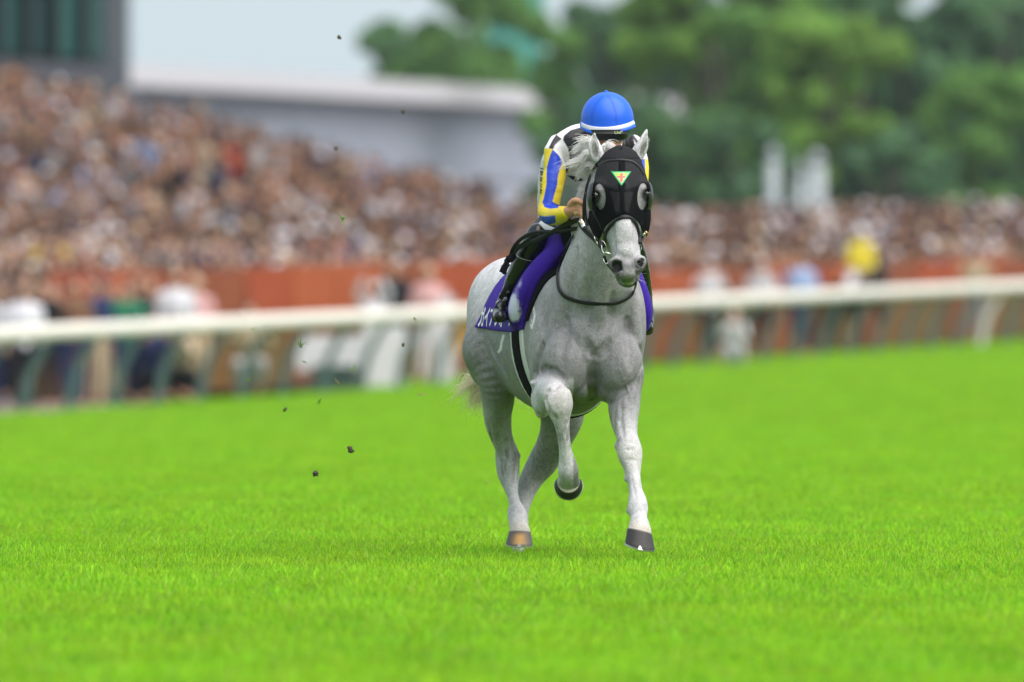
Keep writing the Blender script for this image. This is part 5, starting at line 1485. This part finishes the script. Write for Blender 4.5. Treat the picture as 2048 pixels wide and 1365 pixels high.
# ------------------------------------------------------------------ spectators, officials
def person_field(arms, crouch=False, h=.034):
    g = Grid((-.5, -.42, -.02), (.5, .42, 2.02), h)
    L3 = lambda q: (np.array(q[:3], float), q[3], q[4])
    leg = lambda s: [(.10 * s, .0, .90, .085, .095), (.11 * s, -.01, .50, .06, .065), (.11 * s, .02, .10, .042, .045), (.12 * s, -.06, .045, .045, .035), (.12 * s, -.14, .035, .04, .03)]
    tor = [(0, 0, .88, .155, .105), (0, .01, 1.08, .14, .095), (0, 0, 1.28, .17, .11), (0, .01, 1.42, .13, .075)]
    if crouch:
        leg = lambda s: [(.10 * s, .12, .30, .09, .09), (.17 * s, -.22, .44, .065, .065), (.15 * s, .02, .10, .045, .05), (.15 * s, -.08, .04, .045, .03)]
        tor = [(0, .12, .30, .16, .13), (0, .04, .55, .15, .11), (0, -.08, .78, .18, .12), (0, -.10, .90, .13, .08)]
    dz = -.51 if crouch else 0; dy = -.13 if crouch else 0
    parts = {'legs': [leg(-1), leg(1)], 'torso': [tor], 'arms': [], 'head': None}
    for s in (-1, 1):
        A = {'down': [(.19 * s, .01, 1.38, .052, .055), (.245 * s, .03, 1.12, .042, .045), (.25 * s, -.05, .90, .032, .035), (.25 * s, -.08, .80, .035, .028)],
             'up': [(.19 * s, .01, 1.38, .052, .055), (.27 * s, -.12, 1.20, .045, .045), (.14 * s, -.30, 1.46, .034, .034), (.08 * s, -.32, 1.56, .035, .03)],
             'fold': [(.19 * s, .01, 1.38, .052, .055), (.25 * s, -.02, 1.12, .044, .046), (.08 * s, -.20, 1.12, .036, .038), (-.02 * s, -.22, 1.15, .035, .03)],
             'high': [(.19 * s, .01, 1.38, .052, .055), (.26 * s, -.10, 1.55, .044, .046), (.16 * s, -.20, 1.78, .034, .036), (.13 * s, -.22, 1.88, .035, .03)]}[arms]
        parts['arms'].append([(x, y + dy, z + dz, a, b) for x, y, z, a, b in A])
    neck = [(0, 0 + dy, 1.40 + dz, .055, .055), (0, -.02 + dy, 1.52 + dz, .05, .055)]
    for c in parts['legs'] + parts['torso'] + parts['arms'] + [neck]: g.chain([L3(q) for q in c], X1, .03, 'add', .05, 2)
    g.ell((0, -.03 + dy, 1.62 + dz), (.075, .095, .115), None, .02)
    g.ell((0, -.125 + dy, 1.60 + dz), (.014, .02, .022), None, .015)
    return g, parts, dy, dz
def person_meshes(arms, crouch=False, long_hair=False, hat=False):
    g, parts, dy, dz = person_field(arms, crouch)
    X, Y, Z = g.xyz(tuple(slice(0, n) for n in g.n))
    out = {}
    V, Q = nets(g.F, g.lo, g.h, 2); out['body'] = mesh_np('body', V, Q); out['body'].materials.append(mat('skin', (.47, .26, .17), rough=.55, var=.1, vscale=30))
    def cover(nm, chains, grow, cutf, m):
        q = Grid(g.lo, np.array([.5, .42, 2.02]), g.h)
        for c in chains: q.chain([(np.array(p[:3], float), p[3] + grow, p[4] + grow) for p in c], X1, .03, 'add', .05, 2)
        D = q.F[:g.n[0], :g.n[1], :g.n[2]]
        if cutf is not None: D = np.maximum(D, cutf)
        V, Q = nets(D.astype(np.float32), g.lo, g.h, 2)
        out[nm] = mesh_np(nm, V, Q); out[nm].materials.append(m)
    sleeve = [a[:3] for a in parts['arms']]
    cover('shirt', parts['torso'] + sleeve, .014, (-(Z - (.86 + dz * .9)) + 0 * X + 0 * Y), mat('shirt_cloth', objcol=True, rough=.8, spec=.15, var=.08, vscale=12))
    cover('trousers', parts['legs'] + [[(0, q[1], q[2], q[3] * .96, q[4] * .96) for q in parts['torso'][0][:2]]], .012, np.maximum(Z - (.98 + dz * .85), -(Z - .09)) + 0 * X + 0 * Y, mat('trouser_cloth', objcol=True, rough=.85, spec=.1, var=.08, vscale=12))
    q = Grid(g.lo, np.array([.5, .42, 2.02]), g.h * .8)
    q.ell((0, .005 + dy, 1.655 + dz), (.090, .105, .10), None, 0)
    if long_hair: q.ell((0, .05 + dy, 1.56 + dz), (.095, .06, .16), None, .03)
    Xq, Yq, Zq = q.xyz(tuple(slice(0, n) for n in q.n))
    q.F = np.maximum(q.F, -(Zq - (1.655 + dz) - (-(Yq - dy) * .9 - .045)) * .7 + 0 * Xq).astype(np.float32)
    if hat: q.ell((0, -.09 + dy, 1.685 + dz), (.085, .10, .012), None, .01)
    V, Q = nets(q.F, q.lo, q.h, 2)
    out['hair'] = mesh_np('cap' if hat else 'hair', V, Q); out['hair'].materials.append(mat('hair_cloth', objcol=True, rough=.6, spec=.3))
    V, Q = ringloft(np.array([[(.12 * s + .048 * math.cos(x), -.06 + .12 * math.sin(x) * 1.0 + 0, z) for x in np.linspace(0, 6.283, 10, endpoint=False)] for s in (1,) for z in (-.005, .05, .085)]))
    return out
KINDS_P = [person_meshes('down'), person_meshes('up'), person_meshes('fold', long_hair=True), person_meshes('down', long_hair=True), person_meshes('high'), person_meshes('up', hat=True), person_meshes('fold', hat=True)]
CROUCH = person_meshes('up', True)
CL = {'white': (.66, .65, .70), 'black': (.018, .018, .022), 'navy': (.025, .035, .10), 'grey': (.24, .24, .26), 'beige': (.50, .40, .28), 'brown': (.16, .085, .05), 'pale blue': (.36, .46, .72), 'green': (.04, .22, .12), 'red': (.42, .055, .03),
      'pink': (.62, .36, .36), 'yellow': (.66, .52, .03), 'orange': (.62, .22, .03), 'light grey': (.48, .48, .50)}
HAIRC = [(.012, .010, .009), (.02, .014, .010), (.045, .024, .014), (.015, .012, .012)]
def person(kind, x, y, z, rz, s, shirt, pants, hair, label, group=None):
    o = link('person', kind['body'])
    o.location = (x, y, z); o.rotation_euler = (0, 0, rz); o.scale = (s, s, s)
    tag(o, label, 'person', group)
    for nm, c in (('shirt', shirt), ('trousers', pants), ('hair', hair)):
        k = bpy.data.objects.new(kind[nm].name.split('.')[0], kind[nm]); COL.objects.link(k)
        k.parent = o; k.color = (*c, 1)
    return o
# places in the crowd
rc = np.random.default_rng(23)
pts = []
for t in np.arange(3.55, 18.1, .78):
    a = np.arange(8 + rc.uniform(0, .5), 152, .66); pts.append(np.column_stack([a + rc.normal(0, .14, len(a)), t + rc.normal(0, .13, len(a))]))
for i in range(21):
    t = 18.6 + .8 * i
    a = np.arange(30 + rc.uniform(0, .5), 97.4, .62); pts.append(np.column_stack([a + rc.normal(0, .12, len(a)), t + rc.normal(0, .05, len(a))]))
for t in np.arange(18.4, 20.5, .8):
    a = np.arange(99, 160, .7); pts.append(np.column_stack([a + rc.normal(0, .15, len(a)), t + rc.normal(0, .12, len(a))]))
pts = np.concatenate(pts)
xy = AT(pts[:, 0], pts[:, 1]); zz = terr(pts[:, 0], np.where(pts[:, 0] < 98, pts[:, 1], np.minimum(pts[:, 1], 18.1)))
uu = 1024 + xy[:, 0] / xy[:, 1] * FPX; vv = HOR - (zz + 1.6 - CAMH) / xy[:, 1] * FPX
gap = fbm(np.column_stack([pts[:, 0] * .09, pts[:, 1] * .5, 0 * pts[:, 0]]) + 9, 1.3, 55)
aisle = (np.abs(((pts[:, 0] + 3) % 19) - 1) < .9) & (pts[:, 1] > 18.2)
keep = (uu > -420) & (uu < 2420) & ~aisle & ~((gap > .555) & (pts[:, 1] > 18.2)) & (rc.random(len(pts)) < .93)
bare = (uu > 250) & (uu < 520) & (vv > 290) & (vv < 375)                      # empty steps in the photo's upper left
keep &= ~(bare & (rc.random(len(pts)) < .8))
pts, xy, zz, uu, vv = pts[keep], xy[keep], zz[keep], uu[keep], vv[keep]
names = list(CL); prob = np.array([.105, .32, .16, .10, .06, .10, .045, .010, .028, .03, .006, .02, .05]); prob /= prob.sum()
cidx = rc.choice(len(names), len(pts), p=prob)
order = np.argsort(xy[:, 1] + 3 * np.maximum(0, pts[:, 1] - 8) + 1000 * ((uu < -20) | (uu > 2070)))
near = order[:262]; far = order[262:]
face = lambda x, y: math.atan2(-x, y) * 1.0
where = lambda u: 'left of the horse' if u < 1000 else 'right of the horse'
POSE = {0: 'arms hanging', 1: 'phone held up', 2: 'long hair, folded arms', 3: 'long hair, arms hanging', 4: 'both arms raised', 5: 'cap and raised phone', 6: 'cap and folded arms'}
for i in near:
    kk = int(rc.integers(len(KINDS_P))); kd = KINDS_P[kk]; c = names[cidx[i]]; pn = str(rc.choice(['black', 'navy', 'grey', 'beige']))
    row_ = 'front rows' if pts[i, 1] < 6 else 'rows behind'
    cap = str(rc.choice(['white', 'black', 'navy', 'beige']))
    person(kd, xy[i, 0], xy[i, 1], zz[i], rc.normal(-.25, .35), rc.uniform(.93, 1.06), CL[c], CL[pn], CL[cap] if kk > 4 else HAIRC[rc.integers(4)],
           f"spectator in {c} top, {cap + ' ' if kk > 4 else ''}{POSE[kk]}, {row_} {where(uu[i]).replace(' the ', ' ')}", f"{c} topped spectators {where(uu[i])}")
# everyone further back, one mass
def low_person():
    def rg(z, rx, ry, cx=0, cy=0, n=7):
        x = np.linspace(0, 2 * np.pi, n, endpoint=False); return np.stack([cx + rx * np.cos(x), cy + ry * np.sin(x), np.full(n, z)], 1)
    tor = ringloft(np.array([rg(.55, .17, .12), rg(.95, .165, .11), rg(1.2, .19, .115), rg(1.38, .17, .09), rg(1.45, .07, .06)]))
    head = ringloft(np.array([rg(1.46, .045, .05, 0, -.01, 6), rg(1.53, .068, .08, 0, -.03, 6), rg(1.61, .078, .092, 0, -.03, 6), rg(1.66, .074, .088, 0, -.03, 6)]))
    hair = ringloft(np.array([rg(1.56, .070, .06, 0, .03, 6), rg(1.645, .088, .100, 0, -.012, 6), rg(1.70, .078, .09, 0, -.012, 6), rg(1.745, .03, .035, 0, -.01, 6)]))
    def arm(s, p): return tube(np.array([(x * s, y, z) for x, y, z in p]), np.array([.055, .05, .04, .04])[:len(p)], 5)
    up = [(.20, 0, 1.36), (.27, -.10, 1.18), (.13, -.28, 1.42), (.09, -.31, 1.54)]; dn = [(.20, 0, 1.36), (.25, .02, 1.10), (.22, -.12, .92), (.20, -.16, .86)]
    res = []
    for p in (up, dn):
        G_ = [tor, arm(1, p), arm(-1, p), head, hair]
        v, f = join_parts(G_); lab = np.concatenate([np.full(len(g[0]), k) for g, k in zip(G_, (0, 1, 1, 2, 3))])
        res.append((v, f, lab))
    return res
LP = low_person(); VV = []; QQ = []; TT = []; CC = []; o = 0
for i in far:
    v, f, lab = LP[0 if rc.random() < .4 else 1]
    rz = rc.normal(-.25, .4); cs, sn = math.cos(rz), math.sin(rz); s = rc.uniform(.92, 1.07)
    w = np.stack([v[:, 0] * cs - v[:, 1] * sn, v[:, 0] * sn + v[:, 1] * cs, v[:, 2]], 1) * s + np.array([xy[i, 0], xy[i, 1], zz[i]])
    for a in f: (QQ if a.shape[1] == 4 else TT).append(a + o)
    o += len(v)
    top = np.array(CL[names[cidx[i]]]) * rc.uniform(.35, .8); sk = np.array([.44, .23, .14]) * rc.uniform(.55, 1.15); hr = np.array(HAIRC[rc.integers(4)]) if rc.random() < .78 else np.array(CL[rc.choice(['white', 'beige', 'navy', 'light grey'])])
    pal = np.stack([top, top if rc.random() < .45 else sk, sk, hr]); VV.append(w); CC.append(pal[lab])
me = mesh_np('crowd', np.concatenate(VV), [np.concatenate(QQ), np.concatenate(TT)])
vcol(me, 'crowd_colour', np.concatenate(CC))
tag(link('crowd', me, None, mat('crowd_cloth', attr='crowd_colour', rough=.75, spec=.15)), 'packed spectators standing far back on the terrace', kind='stuff')

# people between the rail and the barrier, each as the photograph shows them
def by_rail(u, t, kd, s, shirt, pants, hair, rz, label, group=None, dz=0.):
    Y = (t + (-FN @ -FA) * 0 + (FA @ FN)) / (FN @ np.array([(u - 1024) / FPX, 1.0])); x = (u - 1024) / FPX * Y
    a = (np.array([x, Y]) - FA) @ FD
    z = .038 * float(np.clip(AT(np.array(a), np.array(0.))[0], -40, 40)) - .31 + dz
    return person(kd, x, Y, z, rz, s, CL.get(shirt, shirt), CL.get(pants, pants), CL.get(hair, hair), label, group)
BK = 'black'
for q in [
    (48, .9, 0, 1.0, 'white', BK, BK, .2, 'person in white shirt and black trousers at the far left behind the rail'),
    (-20, 1.4, 3, .98, 'light grey', 'navy', BK, .1, 'person in light grey cut by the left edge behind the rail'),
    (14, 1.9, 6, .98, 'black', BK, 'black', -.2, 'person in black with a cap at the far left edge behind the rail'),
    (84, 1.5, 1, 1.0, 'black', BK, BK, .1, 'person all in black right beside the white shirted person'),
    (276, 1.9, 0, 1.0, 'black', 'navy', BK, .3, 'person in black top and blue jeans near the person in green'),
    (112, 1.8, 1, .97, 'grey', 'navy', BK, -.4, 'person in grey top and blue jeans beside the white shirted person'),
    (148, 1.2, 2, 1.0, 'brown', 'navy', BK, .3, 'person in brown top and dark jeans behind a green post'),
    (186, 1.6, 0, .99, 'navy', 'beige', BK, -.2, 'person in navy top and beige trousers behind the rail'),
    (212, 2.3, 5, .98, 'navy', 'beige', 'navy', .5, 'person in navy with cap raising a camera near the beige trousered person'),
    (252, 1.5, 1, .96, 'green', 'navy', BK, -.1, 'person in green top behind the rail at left'),
    (300, 2.2, 3, .97, 'beige', 'navy', 'brown', .2, 'person in beige with brown hair behind the rail'),
    (352, 1.7, 0, 1.05, 'white', 'navy', BK, .2, 'taller person in white shirt in front of the red barrier end'),
    (392, 2.1, 2, .98, 'pink', 'beige', 'beige', -.3, 'fair haired person in pink beside the taller white shirted person'),
    (790, 2.3, 0, 1.06, 'black', 'navy', BK, .1, 'person in dark suit before the red boards'),
    (858, 1.2, 3, 1.02, 'pink', 'white', 'beige', .1, 'person in pink top and white trousers nearest the horse'),
    (748, 1.4, 4, .88, 'white', 'white', 'white', -.1, 'small person all in white behind the rail'),
    (1602, 1.5, 0, 1.02, 'pale blue', 'navy', BK, -.3, 'person in pale blue top leaning at the rail right of the horse'),
    (1420, 2.3, 5, .96, 'white', 'black', 'white', .1, 'person in white cap before the boards just right of the horse'),
    (1522, 2.4, 6, .96, 'light grey', 'black', 'white', -.1, 'person in pale cap and light grey top by the boards'),
    (1952, 2.4, 1, .98, 'beige', 'grey', BK, .2, 'person in beige near the white post at right')]:
    by_rail(q[0], q[1], KINDS_P[q[2]], *q[3:])
by_rail(300, 1.1, CROUCH, 1.0, 'navy', 'black', BK, .3, 'crouching photographer in navy behind a green post at left')
by_rail(497, 1.6, CROUCH, 1.05, 'beige', 'light grey', BK, .1, 'crouching person in beige and light grey below the red boards')
by_rail(366, 1.3, CROUCH, .95, 'beige', 'black', 'brown', -.4, 'crouching photographer in beige beside the navy one')
by_rail(1470, -.5, CROUCH, .8, 'white', 'white', 'white', -.2, 'crouching person all in white in front of the rail posts')
# board, case and coat rack by the rail
def board(u, t, w, z0, z1, m, nm, label, cat, legs=True, depth=.05):
    Y = (t + (FA @ FN)) / (FN @ np.array([(u - 1024) / FPX, 1.0])); x = (u - 1024) / FPX * Y
    z = float(ground_z(x, Y))
    o = empty(nm, (x, Y, z), label, cat)
    geo('panel', boxgeo(x - w / 2, x + w / 2, Y, Y + depth, z + z0, z + z1), o, m)
    if legs:
        for s in (-1, 1): geo('leg', boxgeo(x + s * w * .4 - .02, x + s * w * .4 + .02, Y + depth + .001, Y + depth + .04, z, z + z1 - .02), o, mat('grey_metal', (.25, .26, .27), rough=.5))
    else:
        geo('lid', boxgeo(x - w / 2 - .02, x + w / 2 + .02, Y - .02, Y + depth + .02, z + z1 + .001, z + z1 + .06), o, m)
        for k in range(3): geo('band', boxgeo(x - w / 2 - .004, x + w / 2 + .004, Y - .008, Y - .001, z + z0 + .08 + .11 * k, z + z0 + .13 + .11 * k), o, mat('case_band', (.05, .09, .075), rough=.6))
WH = mat('white_board', (.70, .69, .72), rough=.55)
board(660, .9, .95, .35, .85, WH, 'notice_board', 'white notice board standing behind the rail', 'board')
board(668, .55, .62, .0, .36, mat('case_green', (.02, .055, .04), rough=.6), 'equipment_case', 'dark green equipment case under the white notice board', 'case', False, .4)
board(770, 1.0, .62, .05, .95, WH, 'banner_stand', 'tall white board left of the horse behind the rail', 'board')
board(884, 1.0, .36, .05, 1.35, WH, 'banner_stand', 'narrow white upright board closest to the horse quarters', 'board')
board(915, 2.0, .40, .45, .95, mat('amber_box', (.42, .23, .05), rough=.6), 'notice_board', 'small amber board beside the horse quarters', 'board')
# the outrider in yellow on a dark horse
def outrider():
    u, t = 1722, 2.2
    Y = (t + (FA @ FN)) / (FN @ np.array([(u - 1024) / FPX, 1.0])); x = (u - 1024) / FPX * Y; z = float(ground_z(x, Y)) + .0
    g = Grid((-.9, -1.3, -.02), (.9, 1.3, 2.0), .035)
    q = lambda *a: (np.array(a[:3], float), a[3], a[4])
    g.chain([q(0, .75, 1.12, .22, .22), q(0, .3, 1.06, .27, .29), q(0, -.2, 1.08, .26, .28), q(0, -.6, 1.12, .20, .24)], X1, .05)
    g.chain([q(0, -.55, 1.2, .14, .22), q(0, -.85, 1.45, .10, .17), q(0, -1.0, 1.62, .075, .12)], X1, .08)
    g.chain([q(0, -.98, 1.66, .085, .10), q(0, -1.1, 1.45, .08, .09), q(0, -1.2, 1.22, .055, .06)], X1, .04)
    for s in (-1, 1):
        g.chain([q(.15 * s, -.5, 1.0, .09, .12), q(.16 * s, -.5, .55, .06, .07), q(.16 * s, -.5, .1, .04, .05), q(.16 * s, -.54, .03, .055, .05)], X1, .03)
        g.chain([q(.15 * s, .62, 1.0, .12, .2), q(.17 * s, .6, .62, .07, .1), q(.17 * s, .75, .48, .055, .07), q(.17 * s, .7, .1, .04, .05), q(.17 * s, .66, .03, .055, .05)], X1, .03)
        g.chain([q(.05 * s, -.94, 1.74, .03, .02), q(.06 * s, -.94, 1.86, .012, .01)], X1, .01)
    g.chain([q(0, .92, 1.2, .05, .05), q(0, 1.02, .9, .07, .06), q(0, 1.02, .5, .04, .04)], X1, .03)
    V, Q = nets(g.F, g.lo, g.h, 2)
    h = empty('horse', (x, Y, z), 'dark brown horse standing behind the rail under the rider in yellow', 'horse')
    h.rotation_euler = (0, 0, .35)
    def child(nm, me, m):
        o = bpy.data.objects.new(nm, me); COL.objects.link(o); o.parent = h; me.materials.append(m); return o
    child('body', mesh_np('body', V, Q), mat('bay_coat', (.035, .018, .013), rough=.5))
    sp = mesh_np('saddle', *ringloft(np.array([[(.285 * math.sin(b), c + .0, 1.07 + .30 * math.cos(b)) for b in np.linspace(-1.5, 1.5, 9)] + [(.25 * math.sin(b), c, 1.06 + .26 * math.cos(b)) for b in np.linspace(1.5, -1.5, 9)] for c in (-.2, .05, .3)])))
    child('saddle', sp, mat('saddle_leather', (.03, .02, .015), rough=.5))
    g = Grid((-.5, -.5, .5), (.5, .5, 2.5), .026)
    L_ = [[q(.13 * s, .02, 1.42, .10, .10), q(.30 * s, -.2, 1.22, .075, .08), q(.31 * s, -.05, .85, .05, .06), q(.31 * s, -.15, .74, .045, .04)] for s in (-1, 1)]
    A_2 = [[q(.165 * s, .03, 1.90, .055, .06), q(.205 * s, -.02, 1.65, .045, .05), q(.12 * s, -.28, 1.52, .04, .04), q(.08 * s, -.34, 1.52, .035, .035)] for s in (-1, 1)]
    T_2 = [q(0, .05, 1.42, .17, .13), q(0, .04, 1.62, .15, .11), q(0, .02, 1.82, .165, .12), q(0, .02, 1.95, .11, .08)]
    for c in L_ + A_2 + [T_2, [q(0, .02, 1.92, .06, .06), q(0, 0, 2.03, .055, .06)]]: g.chain(c, X1, .03)
    g.ell((0, -.02, 2.13), (.078, .095, .115), None, .02)
    V, Q = nets(g.F, g.lo, g.h, 2)
    r_ = empty('person', (x, Y, z), 'outrider in yellow jacket, white breeches and white helmet on a dark horse', 'person'); r_.rotation_euler = (0, 0, .35)
    def rc_(nm, chains, grow, cut, m, ell=None):
        k = Grid((-.5, -.5, .5), (.5, .5, 2.5), .026)
        for c in chains: k.chain([(p[0], p[1] + grow, p[2] + grow) for p in c], X1, .03)
        if ell: k.ell(*ell, None, 0)
        if cut is not None:
            Z = k.ax[2][None, None, :]; k.F = np.maximum(k.F, cut(Z) + 0 * k.F).astype(np.float32)
        V, Q = nets(k.F, k.lo, k.h, 2); me = mesh_np(nm, V, Q); me.materials.append(m)
        o = bpy.data.objects.new(nm, me); COL.objects.link(o); o.parent = r_
    me = mesh_np('body', V, Q); me.materials.append(mat('skin')); o = bpy.data.objects.new('body', me); COL.objects.link(o); o.parent = r_
    rc_('jacket', A_2 + [T_2], .015, lambda Z: -(Z - 1.46), mat('yellow_jacket', (.62, .50, .02), rough=.6))
    rc_('breeches', [c[:3] for c in L_] + [T_2[:1]], .013, lambda Z: np.maximum(Z - 1.5, -(Z - 1.05)), mat('white_breeches', (.74, .72, .76), rough=.6))
    rc_('boots', [c[1:] for c in L_], .016, lambda Z: Z - 1.08, mat('boot_leather'))
    rc_('helmet', [], 0, lambda Z: -(Z - 2.13), mat('helmet_white', (.72, .72, .78), rough=.35), ((0, -.01, 2.14), (.115, .14, .13)))
outrider()

# ------------------------------------------------------------------ turf thrown up by the hooves
def clod(u, v, d, r, seed):
    q = np.random.default_rng(seed); V, F = ball((0, 0, 0), px(r, d), 9, 6)
    V = V * (1 + q.normal(0, .34, (len(V), 1))) * np.array([1.2, 1, .9])
    o = link('clod', mesh_np('clod', V, F), None, mat('soil', (.075, .062, .035), rough=.95, var=.4, vscale=120))
    o.location = P(u, v, d); o.rotation_euler = tuple(q.uniform(0, 3, 3))
    tag(o, 'small dark clod of earth flying through the air left of the horse', 'clod', 'clods of earth kicked up by the horse')
for i, q in enumerate([(702, 900, .3, 5.5), (630, 948, .4, 5), (678, 75, 3.0, 4), (806, 224, 7, 3), (672, 297, 6, 3.4), (570, 820, 5, 3.6), (806, 690, 3., 3), (1340, 270, 1.2, 1.4)]):
    clod(*q, 900 + i)
TG = mat('torn_grass', (.16, .36, .03), rough=.6, trans=.3); ST = mat('straw', (.42, .34, .16), rough=.8)
def sprig(u, v, d, size, n, seed, label, m=TG, spread=1.):
    q = np.random.default_rng(seed); parts = []
    c = P(u, v, d); ax = q.normal(0, 1, 3); ax /= np.linalg.norm(ax)
    for _ in range(n):
        e = ax + q.normal(0, .7 * spread, 3); e /= np.linalg.norm(e)
        L_ = px(size, d) * q.uniform(.5, 1.1)
        pts_ = np.array([c + q.normal(0, .005, 3), c + e * L_ * .5 + q.normal(0, .004, 3), c + e * L_])
        parts.append(tube(crom(pts_, 3), np.linspace(.0022, .0006, 7), 4, .5))
    v_, f = join_parts(parts); o = link('grass_sprig', mesh_np('grass_sprig', v_ - c, f), None, m); o.location = c
    tag(o, label, 'grass sprig', 'torn grass in the air')
for i, q in enumerate([(686, 437, .5, 26, 11, 'torn grass sprig with a root flying highest, over the crowd', TG, .4), (600, 692, .5, 26, 14, 'largest torn grass tuft in the air below the rail', TG, 1.2), (612, 728, .6, 18, 4, 'flat green blade flying under the largest tuft', TG, .2),
                       (702, 742, .9, 18, 7, 'loose green tuft flying right of the largest one', TG, .7), (676, 768, .5, 18, 3, 'pale straw stalk flying near the turf', ST, .12), (500, 760, 1.4, 18, 4, 'lone green blade flying furthest left', TG, .15),
                       (640, 800, 1.5, 26, 9, 'thin grass tuft flying just above the turf', TG, 1.), (830, 640, 1.6, 14, 4, 'tiny grass blade in the air across the rail near the horse', TG, .4), (836, 790, 1.8, 20, 4, 'faint curved stalk in the air near the tail', ST, .3), (505, 662, 2., 12, 3, 'tiny green blade in the air over the rail at left', TG, .3),
                       (975, 962, .2, 12, 3, 'faint pale stalk in the air beside the hind leg', ST, .6)]):
    sprig(q[0], q[1], q[2], q[3], q[4], 950 + i, q[5], q[6], q[7])
